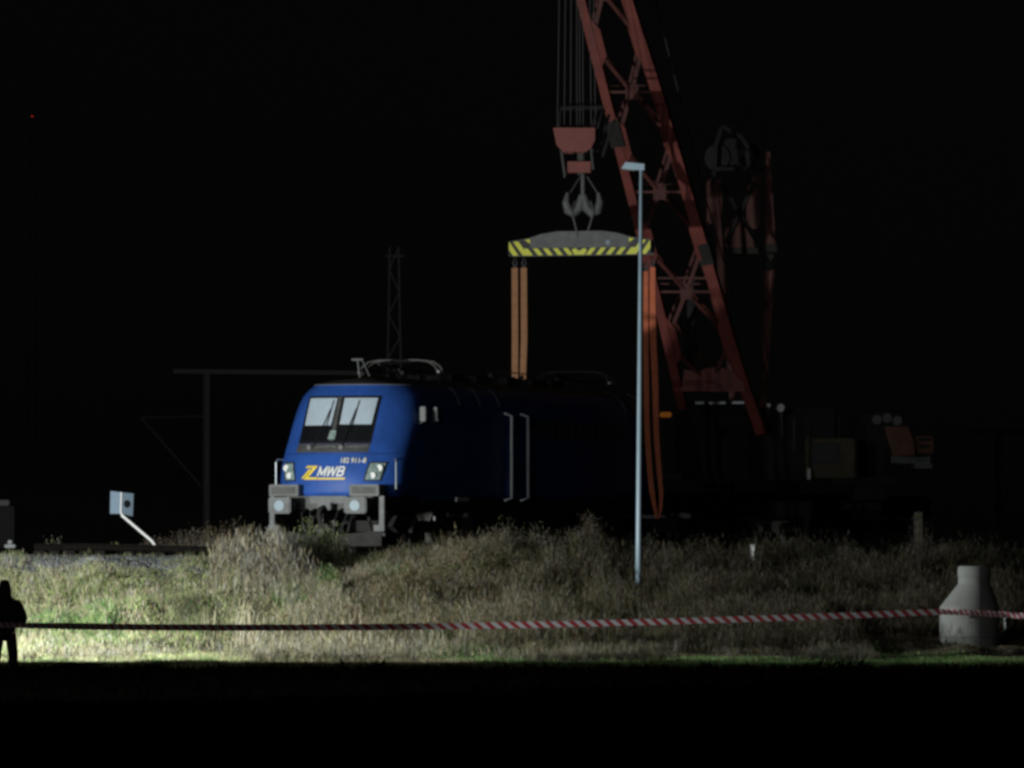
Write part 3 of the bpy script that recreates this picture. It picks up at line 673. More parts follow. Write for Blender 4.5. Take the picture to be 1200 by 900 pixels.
# hook block
HB = 181.3
hb = empty('hook_block', P(683,285,HB), -TH, 'red crane hook block with grey double hook above the striped beam', 'hook block')
def fpoly(pp): # pixel polygon -> (x,z)
    return [((x-600)/F*HB, HC+(YH-y)/F*HB) for x, y in pp]
W3 = lambda u, t_, v: Vector((u, HB+t_, v))
b = B(); prism(b, fpoly([(648,151),(697,151),(697,165),(692,175),(686,179),(660,179),(652,171)]), W3, -.45, -.38); obj('cheek_plate', b, M['red'], hb); b = B(); prism(b, fpoly([(650,151),(699,151),(699,165),(694,175),(688,179),(662,179),(654,171)]), W3, .38, .45)
obj('cheek_plate', b, M['red'], hb)
b = B(); prism(b, fpoly([(665,190),(692,190),(692,203),(665,203)]), W3, -.3, .3); obj('trunnion_block', b, M['red'], hb)
b = B(); tube(b, [P(681,205,HB), P(681,180,HB)], .10, 12); obj('hook_neck', b, M['greyd'], hb)
b = B()
for i in range(6):
    c_ = P(657+7.5*i, 164, HB); disc(b, c_, (1,.0,0), .33, .06, 24)
obj('sheaves', b, M['rope'], hb)
for t_ in (-.4, .42):
    b = B(); V_ = Vector((0,t_,0)); tube(b, [P(655,152,HB)+V_, P(657,127,HB)+V_, P(707,126,HB)+V_, P(700,152,HB)+V_], .03, 6); tube(b, [P(700,127,HB)+V_, P(694,152,HB)+V_], .025, 6); obj('guard_frame', b, M['mast'], hb)
    for q_ in (((658,178),(662,207)),((691,160),(695,200))):
        b = B(); tube(b, [P(*q_[0],HB)+V_, P(*q_[1],HB)+V_], .028, 6); obj('guide_bar', b, M['greyd'], hb)
for x0 in (708, 714, 720):
    b = B(); tube(b, [P(x0,128+(x0-708),HB+.1), P(x0-14,172+(x0-708),HB+.1)], .045, 6); obj('side_bar', b, M['mast'], hb)

b = B(); tube(b, [P(683,203,HB), P(683,232,HB)], .05, 10)
for sg in (-1, 1):
    tube(b, [P(683,229,HB), P(683+sg*5,244,HB), P(683+sg*11,250,HB), P(683+sg*17,247,HB), P(683+sg*20,237,HB), P(683+sg*18,226,HB)], [.10,.12,.13,.12,.09,.04], 12)
obj('ramshorn_hook', b, M['greyp'], hb)
b = B()
for sg in (-1, 1):
    for t_ in (-.14, .14):
        tube(b, [P(683+sg*9,236,HB)+Vector((0,t_*.6,0)), P(683+sg*13,248,HB)+Vector((0,t_,0)), P(682+sg*3,284,HB)+Vector((0,t_*.4,0))], .028, 6)
    tube(b, [P(684+sg*16,226,HB), P(684+sg*4,207,HB)], .018, 6)
tube(b, [P(682,278,HB), P(682,290,HB)], .06, 8)
obj('hook_strop', b, M['rope'], hb)

# ------------------------------------------------------------------ railway crane
KC = L(0, 31, 0)
CR = empty('railway_crane', KC, -TH, 'red lattice boom railway breakdown crane behind the locomotive', 'crane')
def BD(y): return 190 - (480-y)/480*5.0
lx = lambda y: float(np.interp(y, [-70,0,230,342,395,458,480], [664,682,741,769,782,796,801]))
rx = lambda y: float(np.interp(y, [-70,0,107,235,342,395,455,507], [715,736,771,809,840,855,874,893]))
def BP(f, y, back=0): 
    x = lx(y)*(1-f)+rx(y)*f; p = P(x, y, BD(y)); return p + back*Vector((-.05,1.25,.25))
bs = Vector((.9,-.25,0))
bm = B()
def chord(bm_, f, y0, y1, back, w):
    yy = np.linspace(y0, y1, 12)
    for a_, c_ in zip(yy, yy[1:]): beam(bm_, BP(f,a_,back), BP(f,c_+ (.4 if c_<y1 else 0),back), w, .22, bs)
chord(bm, 0, 478, -70, 0, .23); chord(bm, 1, 507, -70, 0, .28)
for yg in (400, 285, 165, 50, -60):      # gusset plates
    for f in (0, 1):
        dx = .10 if f == 0 else -.10
        a_ = BP(f, yg+34); c_ = BP(f, yg-34); m_ = BP(f, yg)
        prism(bm, [(0,0),(1,0),(1,1),(0,1)], lambda u, t_, v, a_=a_, c_=c_, m_=m_, dx=dx: (a_ if (u,v)==(0,0) else c_ if (u,v)==(1,0) else m_.lerp(c_,.45)+Vector((dx*2.6,0,0)) if (u,v)==(1,1) else m_.lerp(a_,.45)+Vector((dx*2.6,0,0))) + Vector((0,t_,0)), -.115, -.095)
boom = obj('boom', bm, M['red'], CR)
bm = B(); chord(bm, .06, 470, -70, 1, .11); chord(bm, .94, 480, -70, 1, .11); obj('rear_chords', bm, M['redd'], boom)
bm = B(); a_=BP(0,445); c_=BP(1,445)
prism(bm, [(802,433),(816,436),(830,431),(846,431),(862,436),(868,436),(874,459),(798,459)], lambda x, t_, y: P(x, y, BD(445)+t_), -.1, .02)
obj('foot_crossplate', bm, M['red'], boom)
for k_, (yc, dn) in enumerate(((342,58),(225,58),(108,58),(-8,58))):
    bm = B(); c_ = BP(.5, yc)
    for back in (0, 1):
        cc_ = BP(.5, yc, back); rr = .05 if back == 0 else .035
        beam(bm, BP(0,yc,back), BP(1,yc,back), rr*1.2, rr, (0,0,1))
        for f in (0, 1):
            for dy in (dn-3, -dn+3): beam(bm, cc_, BP(f, yc+dy, back), .10 if back == 0 else .07, .06, bs)
    beam(bm, BP(0,yc-16), BP(1,yc-16), .05, .04, (0,0,1)) if k_ == 0 else None
    for f in (0, 1): beam(bm, BP(f,yc), BP(f,yc,1), .07, .06, (1,0,0)); beam(bm, BP(f,yc+55), BP(f,yc-5,1), .06, .05, (1,0,0))
    wb = .16; prism(bm, [(-wb,-.2),(wb,-.2),(wb,.2),(-wb,.2)], lambda u, t_, v, c_=c_: c_+Vector((u,t_,v)), -.06, -.04)
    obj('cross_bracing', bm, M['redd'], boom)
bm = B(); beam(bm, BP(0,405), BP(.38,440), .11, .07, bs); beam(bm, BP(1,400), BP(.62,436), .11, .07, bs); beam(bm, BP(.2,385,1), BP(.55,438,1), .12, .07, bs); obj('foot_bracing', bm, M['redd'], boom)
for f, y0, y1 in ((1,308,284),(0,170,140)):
    bm = B(); beam(bm, BP(f,y0), BP(f,y1), .37, .27, bs); obj('boom_joint_and_shadow', bm, M['dark'], boom)  # right collar is a dark joint; left one paints a cast rope shadow
bm = B(); c_ = BP(.5,-70)
wbox(bm, c_.x-.9, c_.x+.9, c_.y-.7, c_.y+.9, c_.z, c_.z+.9, None, .1); obj('boom_head', bm, M['redd'], boom)
for x0 in (653, 661, 668.5, 676, 679.5, 683.5, 693, 698):
    b = B(); tube(b, [P(x0, 160, HB+.0), P(x0+ (676-x0)*.15, -72, HB)], .009, 6); obj('hoist_rope', b, M['rope'], CR)
bm = B(); tube(bm, [P(812,330,190), P(806,460,190.5)], .13, 12); tube(bm, [P(815,300,189.9), P(812,340,190)], .09, 12); obj('luffing_cylinder', bm, M['mast'], CR)
b = B(); tube(b, [P(758,-60,188), P(768,0,189), P(822,215,192), P(855,330,193.5), P(893,452,195)], .022, 6); obj('pendant_rope', b, M['rope'], CR)
# rear gantry with red weights
GD = 196
bm = B()
for t_ in (0, 1.6):
    beam(bm, P(900,178,GD+t_), P(903,292,GD+t_), .11, .14, (1,0,0), .28); beam(bm, P(903,292,GD+t_), P(897,430,GD+t_), .30, .14, (1,0,0), .16); beam(bm, P(897,430,GD+t_), P(893,500,GD+t_), .16, .14, (1,0,0))
    beam(bm, P(836,215,GD+t_), P(860,480,GD+t_), .2, .14, (1,0,0))
gan = obj('rear_gantry', bm, M['redd'], CR)
bm = B(); beam(bm, P(903,286,GD-.02), P(902,316,GD-.02), .36, .2, (1,0,0)); wbox(bm, P(838,0,GD).x, P(900,0,GD).x, GD+.1, GD+1.5, P(0,297,GD).z, P(0,290,GD).z); obj('gantry_joint', bm, M['dark'], gan)
bm = B(); pbox(bm, 829, 210, 846, 262, GD, 1.4, .05); pbox(bm, 875, 206, 890, 268, GD, 1.4, .05)
prism(bm, fpoly([(0,0)]) and [(848,290),(850,270),(858,258),(870,255),(879,262),(884,290)], lambda x, t_, y: P(x, y, GD+t_), .1, 1.3); obj('gantry_weight', bm, M['redd'], gan)
bm = B()
for c__ in ((842,185),(858,178),(874,182)): disc(bm, P(*c__, GD+.5), (.35,1,0), .36, .25, 20)
for a__, b__ in (((836,215),(838,172)),((838,172),(846,148)),((846,148),(868,160)),((868,160),(894,200)),((877,180),(877,215)),((836,198),(892,198)),((846,215),(890,290)),((884,215),(850,285))):
    beam(bm, P(*a__, GD), P(*b__, GD), .08, .1, (0,1,0))
obj('gantry_sheaves', bm, M['mast'], gan)
# carrier
bm = B(); wbox(bm, -1.25, 1.25, 20.6, 43.5, 1.05, 1.45, L, .05); wbox(bm, -1.45, 1.45, 22, 42.5, 1.46, 1.56, L)
for s0 in (20.4, 43.5):
    wbox(bm, -1.2, 1.2, s0, s0+.25, .95, 1.45, L)
ch = obj('carrier_frame', bm, M['deep'], CR)
for s0 in (22.4, 24.0, 25.6, 27.2, 36.6, 38.2, 39.8, 41.4):
    for sg in (-1, 1):
        b = B(); disc(b, L(sg*.76, s0, .46), nv, .46, .13, 24); disc(b, L(sg*.86, s0, .46), nv, .14, .14, 12); obj('wheel', b, M['greyd'], ch)
for s0 in (24.8, 39.0):
    b = B(); wbox(b, -1.05, 1.05, s0-3.0, s0+3.0, .52, .86, L, .04); obj('bogie', b, M['dark'], ch)
for s0 in (28.8, 35.0):
    b = B(); wbox(b, -2.4, 2.4, s0, s0+.5, .9, 1.35, L, .03); 
    for sg in (-1, 1): tube(b, [L(sg*2.2, s0+.25, 1.2), L(sg*2.2, s0+.25, .05)], .10, 12); disc(b, L(sg*2.2, s0+.25, 0.02), (0,0,1), .35, .08, 16)
    obj('outrigger', b, M['deep'], ch)
b = B(); disc(b, L(0,31,1.72), (0,0,1), 1.3, .3, 32); obj('slewing_ring', b, M['dark'], CR)
# superstructure (turned slightly away from the track axis)
bm = B(); pbox(bm, 792, 478, 985, 562, 190.8, 2.8, .15); pbox(bm, 806, 470, 880, 480, 190.9, 2.2, .05)
hs_ = obj('machinery_house', bm, M['deep'], CR)
bm = B(); pbox(bm, 815, 471, 850, 473.5, 190.7, .05); pbox(bm, 858, 470.5, 872, 473, 190.7, .05); obj('roof_rail', bm, M['galv'], hs_)
bm = B(); pbox(bm, 944, 514, 1003, 560, 190.3, 3.0, .04); cab = obj('operator_cab', bm, M['ochre'], CR)
bm = B(); pbox(bm, 950, 519, 984, 545, 190.27, .06); obj('cab_window', bm, M['black'], cab)
bm = B(); pbox(bm, 986, 516, 1001, 558, 190.26, .03); obj('cab_door', bm, M['ochre'], cab)
for x0, y0, y1, mm in ((947.5,512,550,'ochre'), (930.5,491,530,'rope'), (916.5,483,512,'rope')):
    b = B(); tube(b, [P(x0,y0,190.1), P(x0,y1,190.1)], .028, 8); obj('handrail', b, M[mm], CR)
for x0, y0, rr in ((915,478,.10), (901,475,.05)):
    b = B(); tube(b, [P(x0,y0,190.2), P(x0,y0+14,190.3)], .02, 6); fl = obj('floodlight', b, M['greyd'], CR)
    b = B(); disc(b, P(x0,y0,190.1), (.3,1,-.1), rr*1.25, .10, 20, rr*.7); obj('lamp_housing', b, M['greyp'], fl)
    b = B(); disc(b, P(x0,y0,190.03), (.3,1,-.1), rr, .02, 20); obj('lamp_glass', b, M['white'], fl)
b = B(); tube(b, [P(973,486,191), P(975,505,191)], .09, 10); tube(b, [P(968,488,191), P(968,506,191)], .05, 8); obj('exhaust_pipe', b, M['greyd'], CR)
bm = B(); prism(bm, [(1005,560),(1002,505),(1012,486),(1040,482),(1058,488),(1062,505),(1040,512),(1034,560)], lambda x, t_, y: P(x, y, 192+t_), 0, 2.4); wh = obj('winch_housing', bm, M['mast'], CR)
bm = B()
for x0, y0 in ((1028,492),(1040,490),(1052,493)): disc(bm, P(x0,y0,191.9), (.2,1,0), .13, .1, 16)
obj('winch_drum', bm, M['rope'], wh)
bm = B(); prism(bm, [(1036,500),(1064,500),(1072,520),(1072,534),(1046,534)], lambda x, t_, y: P(x, y, 191.2+t_), 0, 2.6); prism(bm, [(1070,511),(1093,511),(1094,531),(1070,531)], lambda x, t_, y: P(x, y, 191.4+t_), 0, 2.4)
cw = obj('counterweight', bm, M['orange'], CR)
bm = B()
for y0 in (513, 521): pbox(bm, 1076, y0, 1090, y0+4, 191.35, .1)
obj('counterweight_slot', bm, M['dark'], cw)
bm = B(); pbox(bm, 1072, 543, 1093, 549, 191.3, 2.4, .02); pbox(bm, 1044, 534, 1090, 543, 192.2, 1.2); obj('counterweight_carrier', bm, M['greyp'], cw)
bm = B(); pbox(bm, 975, 559, 1052, 569, 190.9, 3.0, .03); pbox(bm, 1000, 569, 1040, 586, 191.4, 2.0, .03); obj('rear_platform', bm, M['mast'], CR)
b = B(); pbox(b, 946, 549, 950, 562, 190.0, .1, .01); obj('marker_reflector', b, M['white'], CR)
b = B(); wbox(b, P(773,0,188.6).x, P(787,0,188.6).x, 188.5, 188.7, P(0,489,188.6).z, P(0,483,188.6).z, None, .03); bc = obj('amber_beacon', b, M['beacon'], CR)
b = B(); tube(b, [P(779,489,188.6), P(779,560,188.8)], .04, 8); wbox(b, P(760,0,188).x, P(800,0,188).x, 188.5, 190.8, P(0,562,188).z, P(0,556,188).z); obj('beacon_post', b, M['greyd'], CR)
# striped clearance board at the wagon end
e = empty('hazard_board', P(1076,655,172), 0, 'narrow yellow and black striped board standing dimly left of the concrete cone', 'board')
b = B(); pbox(b, 1071, 600, 1081, 650, 172, .04); obj('board_plate', b, M['black'], e)
b = B()
for k_ in range(5): prism(b, [(1071.6,607+k_*9.5),(1071.6,602+k_*9.5),(1080.4,598.5+k_*9.5 if k_ else 601),(1080.4,603.5+k_*9.5)], lambda x, t_, y: P(x, y, 172+t_), -.006, -.003)
M['dully'] = mat('dull_yellow', (.06,.05,.02), .9, 0, .4, 6)
obj('board_stripes', b, M['dully'], e)
b = B(); tube(b, [P(1076,652,172.06), P(1076,662,172.06)], .03, 8); obj('board_post', b, M['greyd'], e)

# ------------------------------------------------------------------ lamp post
D = 157; a_ = P(748,688,D); c_ = P(751.5,196,D)
zb = float(gz(a_.x, D))
e = empty('street_lamp', (a_.x, D, zb), 0, 'tall slim galvanised lamp post with one flat lamp head, unlit', 'street lamp')
b = B(); tube(b, [Vector((a_.x, D, zb-.1)), a_.lerp(c_,.12), c_], [.068,.062,.038], 20); obj('pole', b, M['post'], e, smooth=True)
b = B(); q = lambda x, t_, y: P(x, y, D+t_)
prism(b, [(728,197.5),(733,190),(755,192),(755,199.5),(744,199)], q, -.13, .13); hd = obj('lamp_head', b, M['post'], e)
b = B(); prism(b, [(730,199),(744,200.5),(744,198.8),(730,197.2)], q, -.10, .10); obj('lamp_cover', b, M['greyd'], hd)

# ------------------------------------------------------------------ leaning sign
D = 164.4
e = empty('bent_sign', P(181,640,D), 0, 'pale blue square sign with a black dot on a bent white post', 'sign')
b = B(); tube(b, [P(182,640,D), P(178,634,D), P(143,604,D+.0), P(141.5,600,D+.0), P(142.3,577,D+.0)], [.032,.032,.032,.018,.018], 10); obj('post', b, M['white'], e)
sgn = lambda x, t_, y: P(x, y, D+t_+.012*abs(x-142)*1.2)
b = B(); prism(b, [(129.5,575.5),(142,577),(141.5,602),(129,602)], sgn, .0, .025); obj('sign_plate', b, M['signb'], e)
b = B(); prism(b, [(142.5,577),(156.5,578.5),(155.5,605),(142,602)], sgn, .0, .025); rp_ = obj('sign_plate', b, M['signb'], e, label='right half with black dot')
b = B(); prism(b, [(149+4.0*math.cos(k*math.pi/8), 590.5+4.6*math.sin(k*math.pi/8)) for k in range(16)], sgn, -.012, -.004); obj('black_dot', b, M['black'], rp_)

# small trackside objects at the left edge
e = empty('relay_cabinet', P(5,640,166), 0, 'dark trackside cabinet with pale lid at the left edge', 'cabinet')
M['matt'] = mat('matt_black', (.008,.008,.008), 1, 0, .3, 5, spec=0)
b = B(); pbox(b, -16, 593, 17, 642, 166, .5, .02); obj('cabinet_body', b, M['matt'], e)
b = B(); pbox(b, -18, 586, 11, 592.5, 165.95, .6, .02); obj('lid', b, M['mast'], e)
b = B(); pbox(b, -12, 600, 12, 636, 165.98, .03); obj('cabinet_door', b, M['matt'], e)
b = B(); pbox(b, 9, 633, 14, 637.5, 164, .12, .02); pbox(b, 5, 638, 18, 642, 164, .2, .02); obj('track_magnet', b, M['greyp'], None, origin=P(11,642,164), label='small pale box on the ballast left of the rail end', cat='box')
D = 160.2; a_ = P(882,639,D); zb = float(gz(a_.x, D)); b = B(); wbox(b, a_.x-.045, a_.x+.045, D, D+.05, zb-.1, a_.z, None, .01); mk = empty('marker_post', (a_.x, D, zb), 0, 'small white marker post in the weeds right of the lamp post', 'post'); obj('post', b, M['white'], mk)
b = B(); wbox(b, a_.x-.05, a_.x+.05, D-.01, D+.06, a_.z-.02, a_.z+.02, None, .005); obj('cap', b, M['galv'], mk)

# ------------------------------------------------------------------ overhead line masts
def mast(px, ytop, D, beams, label, w=.18, lattice=False):
    a_ = P(px, ytop, D); z0 = float(gz(a_.x, D)); e = empty('overhead_line_mast', (a_.x, D, z0), 0, label, 'mast')
    b = B()
    if lattice:
        for sx in (-1, 1):
            for sy in (-1, 1): beam(b, (a_.x+sx*.28, D+sy*.2, z0), (a_.x+sx*.12, D+sy*.1, a_.z), .05, .05, (1,0,0))
        n = 14
        for k in range(n):
            f0, f1 = k/n, (k+1)/n; h0 = z0+(a_.z-z0)*f0; h1 = z0+(a_.z-z0)*f1; x0 = .28-.16*f0; x1 = .28-.16*f1; s_ = 1 if k % 2 else -1
            beam(b, (a_.x-s_*x0, D-.2+.1*f0, h0), (a_.x+s_*x1, D-.2+.1*f1, h1), .035, .035, (1,0,0))
    else:
        wbox(b, a_.x-w/2, a_.x+w/2, D-.01, D+.01, z0, a_.z); wbox(b, a_.x-w/2, a_.x-w/2+.02, D-.1, D+.1, z0, a_.z); wbox(b, a_.x+w/2-.02, a_.x+w/2, D-.1, D+.1, z0, a_.z)
    obj('mast_post', b, M['mast'], e)
    for (x0, y0, x1, y1, th) in beams:
        b = B(); beam(b, P(x0,y0,D-.16), P(x1,y1,D-.16), th, .1, (0,0,1)); obj('cross_beam' if th > .06 else 'tie_wire', b, M['mast'], e)
mast(242, 436, 205, [(203,435,420,437,.13), (165,489,236,570,.03), (165,489,242,488,.02)], 'dim steel mast with long cross beam left of the locomotive')
mast(462, 290, 200, [(452,300,474,300,.05)], 'faint lattice mast rising behind the locomotive roof', lattice=True)
mast(1170, 506, 215, [(1130,505,1230,507,.12), (1108,560,1150,600,.03)], 'faint mast with cross beam at the right edge')

# ------------------------------------------------------------------ concrete manhole cone
D = 150; c_ = P(1136,769,D); z0 = float(gz(c_.x, D)); k_ = D/F
e = empty('manhole_cone', (c_.x, D, z0), 0, 'grey concrete manhole cone on a ring standing in the grass', 'concrete cone')
zz = lambda y: HC+(YH-y)*k_
b = B(); lathe(b, (c_.x, D, 0), [(.615, z0-.15, 0), (.62, z0-.02, 0), (.62, zz(747.2), 0), (.60, zz(746.6), 0)], 48); obj('shaft_ring', b, M['conc'], e, smooth=False)
b = B(); lathe(b, (c_.x, D, 0), [(.60, zz(746.5), 0), (.615, zz(746), 0), (.615, zz(712), 0), (.60, zz(709.5), .01), (.365, zz(687), .09), (.335, zz(684), .10), (.33, zz(676), .10), (.345, zz(675.5), .10), (.345, zz(667), .10), (.315, zz(663.5), .10), (.29, zz(663.5), .10), (.29, zz(680), .10)], 48); obj('cone_section', b, M['conc'], e)
x_ = P(1178,0,151).x; z0 = float(gz(x_,151))
b = B(); tube(b, [(x_, 151, z0-.1), (x_, 151, HC+(YH-722)/F*151)], .028, 8); obj('tape_stake', b, M['galv'], None, origin=(x_,151,z0), label='thin pale stake just right of the concrete cone', cat='stake')

# ------------------------------------------------------------------ barrier tape
def tape(name, pts, hgt, m, label, twist):
    n = 260; bm = B(); uvl = bm.loops.layers.uv.new('UVMap'); rows = []
    xs_ = [p[0] for p in pts]; yy_ = [p[1] for p in pts]; dd_ = [p[2] for p in pts]; u = 0; prev = None
    # smooth curve through points
    for i in range(n+1):
        x = xs_[0]+(xs_[-1]-xs_[0])*i/n
        y = float(np.polyval(np.polyfit(xs_, yy_, min(3, len(xs_)-1)), x)); Dd = float(np.interp(x, xs_, dd_))
        p = P(x, y, Dd)
        if prev is not None: u += (p-prev).length
        prev = p; th = twist(i/n)
        v = Vector((0, math.sin(th), math.cos(th)))*hgt/2
        rows.append((bm.verts.new(p-v), bm.verts.new(p+v), u))
    for r0, r1 in zip(rows, rows[1:]):
        f = bm.faces.new((r0[0], r1[0], r1[1], r0[1]))
        for l, (uu, vv) in zip(f.loops, ((r0[2],0),(r1[2],0),(r1[2],1),(r0[2],1))): l[uvl].uv = (uu, vv)
    o = P(pts[0][0], pts[0][1], pts[0][2])
    obj(name, bm, m, None, origin=o, label=label, cat='barrier tape')
tape('barrier_tape', [(-45,731,128.5), (0,733,129.6), (130,734.5,134.5), (350,735,139.6), (600,733,142.6), (850,726,145.8), (1101,717,149.2)], .125, M['tape'],
     'long red and white barrier tape stretched across in front of the bank', lambda t: .25*math.sin(t*23)+.75*max(0, 1-t*7))
tape('barrier_tape', [(1101,717,149.2), (1136,718,149.28), (1170,720,149.5), (1240,723,149.6)], .12, M['tape2'],
     'pinkish twisted barrier tape wrapped across the concrete cone', lambda t: .3*math.sin(t*30))

# ------------------------------------------------------------------ person
PX = (5.5-600)/F*131.5; pz = float(gz(PX, 131.5))
per = empty('person', (PX, 131.5, pz), R(14), 'person in dark jacket and cap standing with their back to the camera', 'person')
MWp = MW[per.name]
def skin_mesh(name, joints, edges, m, sub=2, parent=per):
    me = bpy.data.meshes.new(name); me.from_pydata([j[:3] for j in joints], edges, []); 
    o = bpy.data.objects.new(name, me); COL.objects.link(o)
    md = o.modifiers.new('s', 'SKIN'); 
    for i, j in enumerate(joints):
        me.skin_vertices[0].data[i].radius = (j[3], j[4]); me.skin_vertices[0].data[i].use_root = (i == 0)
    ss = o.modifiers.new('u', 'SUBSURF'); ss.levels = sub; ss.render_levels = sub
    bpy.context.view_layer.update()
    m2 = bpy.data.meshes.new_from_object(o.evaluated_get(bpy.context.evaluated_depsgraph_get()))
    o.modifiers.clear(); old = o.data; o.data = m2; m2.name = name; bpy.data.meshes.remove(old)
    m2.polygons.foreach_set('use_smooth', [True]*len(m2.polygons)); m2.materials.clear(); m2.materials.append(m); o.name = name
    o.parent = parent; MW[o.name] = MWp; return o
hgt = 1.80
bj = [(0,0,.98,.14,.10),(0,0,1.18,.13,.10),(0,-.01,1.38,.16,.11),(0,0,1.52,.06,.06),(0,.01,1.60,.085,.09),(0,.02,1.70,.088,.10),(0,.01,1.76,.06,.07),
      (.10,0,.90,.09,.09),(.13,.02,.52,.055,.06),(.15,0,.12,.04,.045),(.17,.13,.05,.04,.035),
      (-.10,0,.90,.09,.09),(-.13,.02,.52,.055,.06),(-.15,0,.12,.04,.045),(-.17,.13,.05,.04,.035),
      (.18,0,1.44,.055,.06),(.29,-.03,1.18,.042,.045),(.19,.17,1.06,.032,.035),(.10,.23,1.08,.04,.022),
      (-.18,0,1.44,.055,.06),(-.29,-.03,1.18,.042,.045),(-.19,.17,1.06,.032,.035),(-.10,.23,1.08,.04,.022)]
be = [(0,1),(1,2),(2,3),(3,4),(4,5),(5,6),(0,7),(7,8),(8,9),(9,10),(0,11),(11,12),(12,13),(13,14),(2,15),(15,16),(16,17),(17,18),(2,19),(19,20),(20,21),(21,22)]
body = skin_mesh('body', bj, be, M['skin'])
# fingers of both hands, nose and ears
for sg in (-1, 1):
    for k in range(4):
        z = 1.115-.022*k; ln = (.075,.085,.08,.062)[k]
        skin_mesh('finger', [(sg*.10,.235,z,.010,.010),(sg*(.10-ln*.5),.255,z,.009,.009),(sg*(.10-ln),.245,z-.004,.007,.007)], [(0,1),(1,2)], M['skin'], 1, body)
    skin_mesh('thumb', [(sg*.13,.22,1.11,.012,.012),(sg*.115,.235,1.145,.011,.011),(sg*.09,.25,1.165,.008,.008)], [(0,1),(1,2)], M['skin'], 1, body)
    skin_mesh('ear', [(sg*.088,.015,1.63,.008,.018),(sg*.098,.005,1.665,.008,.02)], [(0,1)], M['skin'], 1, body)
skin_mesh('nose', [(0,.105,1.67,.010,.010),(0,.128,1.635,.015,.013)], [(0,1)], M['skin'], 1, body)
jk = [(0,0,.88,.20,.16),(0,0,1.08,.21,.17),(0,-.01,1.36,.22,.17),(0,-.01,1.52,.115,.11),(0,-.01,1.62,.112,.105),
      (.20,-.01,1.41,.105,.10),(.29,-.02,1.16,.105,.10),(.20,.14,1.06,.075,.07),(-.20,-.01,1.41,.105,.10),(-.29,-.02,1.16,.105,.10),(-.20,.14,1.06,.075,.07)]
skin_mesh('jacket', jk, [(0,1),(1,2),(2,3),(3,4),(2,5),(5,6),(6,7),(2,8),(8,9),(9,10)], M['cloth'])
tj = [(0,0,.96,.15,.12),(.105,0,.86,.105,.105),(.14,.02,.5,.082,.085),(.155,0,.10,.07,.075),(-.105,0,.86,.105,.105),(-.14,.02,.5,.082,.085),(-.155,0,.10,.07,.075)]
skin_mesh('trousers', tj, [(0,1),(1,2),(2,3),(0,4),(4,5),(5,6)], M['trous'])
for sg in (-1, 1): skin_mesh('shoe', [(sg*.155,-.05,.055,.05,.05),(sg*.16,.06,.05,.052,.05),(sg*.17,.19,.04,.045,.035)], [(0,1),(1,2)], M['black'])
skin_mesh('cap', [(0,-.02,1.52,.125,.11),(0,-.01,1.60,.112,.105),(0,.0,1.68,.112,.112),(0,.005,1.78,.098,.105),(0,.0,1.84,.05,.05)], [(0,1),(1,2),(2,3),(3,4)], M['cloth'])
per.scale = (1.15, 1.12, 1.07)

# ------------------------------------------------------------------ distance
hm = mat('haze_rise_pale', (.28,.28,.26), .95, 0, .5, .02)  # pale colour of this added rise stands in for light scattered by haze
hx = np.linspace(-160, 90, 60); hy = np.linspace(360, 620, 14); HX, HY = np.meshgrid(hx, hy)
HZ = -.6 + 8.2*np.exp(-((HY-440)/60)**2)*np.clip(.55+.45*np.tanh((-5-HX)/14), 0.02, 1)*(1+.05*vnoise(HX, HY, 5, 14))
a = (np.meshgrid(np.arange(59), np.arange(13))[1]*60 + np.meshgrid(np.arange(59), np.arange(13))[0]).ravel()
npobj('haze_rise', np.stack([HX, HY, HZ], -1).reshape(-1,3), [np.stack([a, a+1, a+61, a+60], 1)], hm, kind='structure', label='pale low rise standing in for a faint haze glow at left')
e = empty('radio_mast', (P(38,0,1200).x, 1200, 0), 0, 'distant dark mast marked only by a tiny red light at upper left', 'mast')
c_ = P(38,138,1200); b = B()
for sx in (-1, 1):
    for sy in (-1, 1): tube(b, [(c_.x+sx*.8, 1200+sy*.8, -2), (c_.x+sx*.3, 1200+sy*.3, c_.z)], .06, 5)
obj('mast_lattice', b, M['dark'], e)
b = B(); bmesh.ops.create_uvsphere(b, u_segments=12, v_segments=8, radius=.13, matrix=Matrix.Translation(c_+Vector((0,-.5,.2)))); obj('red_lamp', b, M['redlamp'], e)

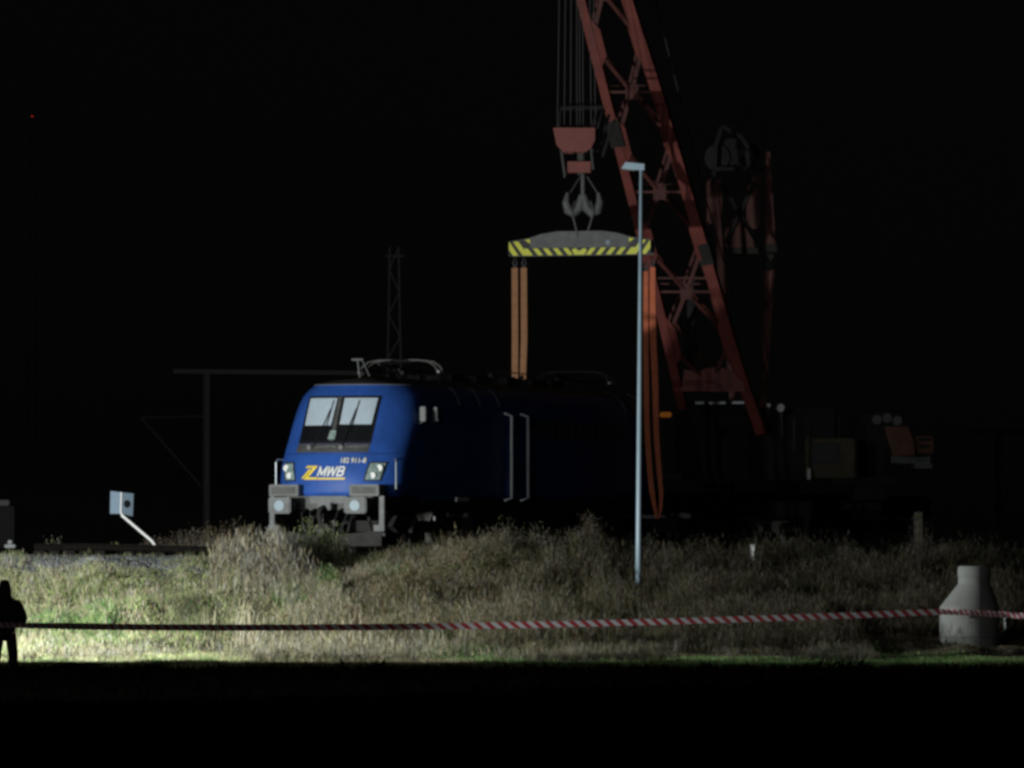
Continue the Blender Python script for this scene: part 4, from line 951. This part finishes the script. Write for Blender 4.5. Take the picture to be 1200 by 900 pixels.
# ------------------------------------------------------------------ light
w = bpy.data.worlds.new('World'); sc.world = w; w.use_nodes = True; nt = w.node_tree; bg = nt.nodes['Background']
sky = nt.nodes.new('ShaderNodeTexSky'); sky.sky_type = 'NISHITA'; sky.sun_disc = False; sky.sun_elevation = R(8); sky.sun_rotation = R(215)
hs = nt.nodes.new('ShaderNodeHueSaturation'); hs.inputs['Saturation'].default_value = .12
nt.links.new(sky.outputs[0], hs.inputs['Color']); nt.links.new(hs.outputs[0], bg.inputs['Color']); bg.inputs['Strength'].default_value = .0003
def lamp(kind, name, loc, tgt, energy, col, **kw):
    l = bpy.data.lights.new(name, kind); l.energy = energy; l.color = col
    for k, v in kw.items(): setattr(l, k, v)
    o = bpy.data.objects.new(name, l); COL.objects.link(o); o.location = loc
    o.rotation_euler = (Vector(tgt)-Vector(loc)).to_track_quat('-Z', 'Y').to_euler(); return o
lamp('SUN', 'moonlight', (0,0,50), (math.sin(R(35))*1, math.cos(R(35))*1, 50-math.tan(R(8))), .05, (1,.97,.92), angle=R(.5))
lamp('SPOT', 'rescue_floodlight', (-15.2, 142.3, 3.4), (-3.0, 160.5, 3.0), 24000, (.95,1,.96), spot_size=R(124), spot_blend=.22, shadow_soft_size=.25)
lamp('SPOT', 'crane_floodlight', (-26.7, 95, 7), (1.0, 181, 9.8), 11000, (.93,.98,1), spot_size=R(18), spot_blend=.35, shadow_soft_size=.3)
lamp('SPOT', 'verge_floodlight', (-13, 88, 6.3), (1.8, 151, 2.7), 6200, (.97,1,1), spot_size=R(27), spot_blend=.4, shadow_soft_size=.3)

# ------------------------------------------------------------------ camera
cd = bpy.data.cameras.new('camera'); cam = bpy.data.objects.new('camera', cd); COL.objects.link(cam); sc.camera = cam
cd.sensor_fit = 'HORIZONTAL'; cd.sensor_width = 36; cd.lens = 36*F/1200; cam.location = (0,0,HC); cam.rotation_euler = (R(90),0,0)
cd.shift_y = (YH-450)/1200; cd.clip_start = 1; cd.clip_end = 9000
sc.view_settings.view_transform = 'Standard'; sc.view_settings.look = 'None'; sc.view_settings.exposure = 0; sc.view_settings.gamma = 1
sc.cycles.use_denoising = True; sc.cycles.filter_width = 3.1
sc.cycles.max_bounces = 5; sc.cycles.transparent_max_bounces = 8
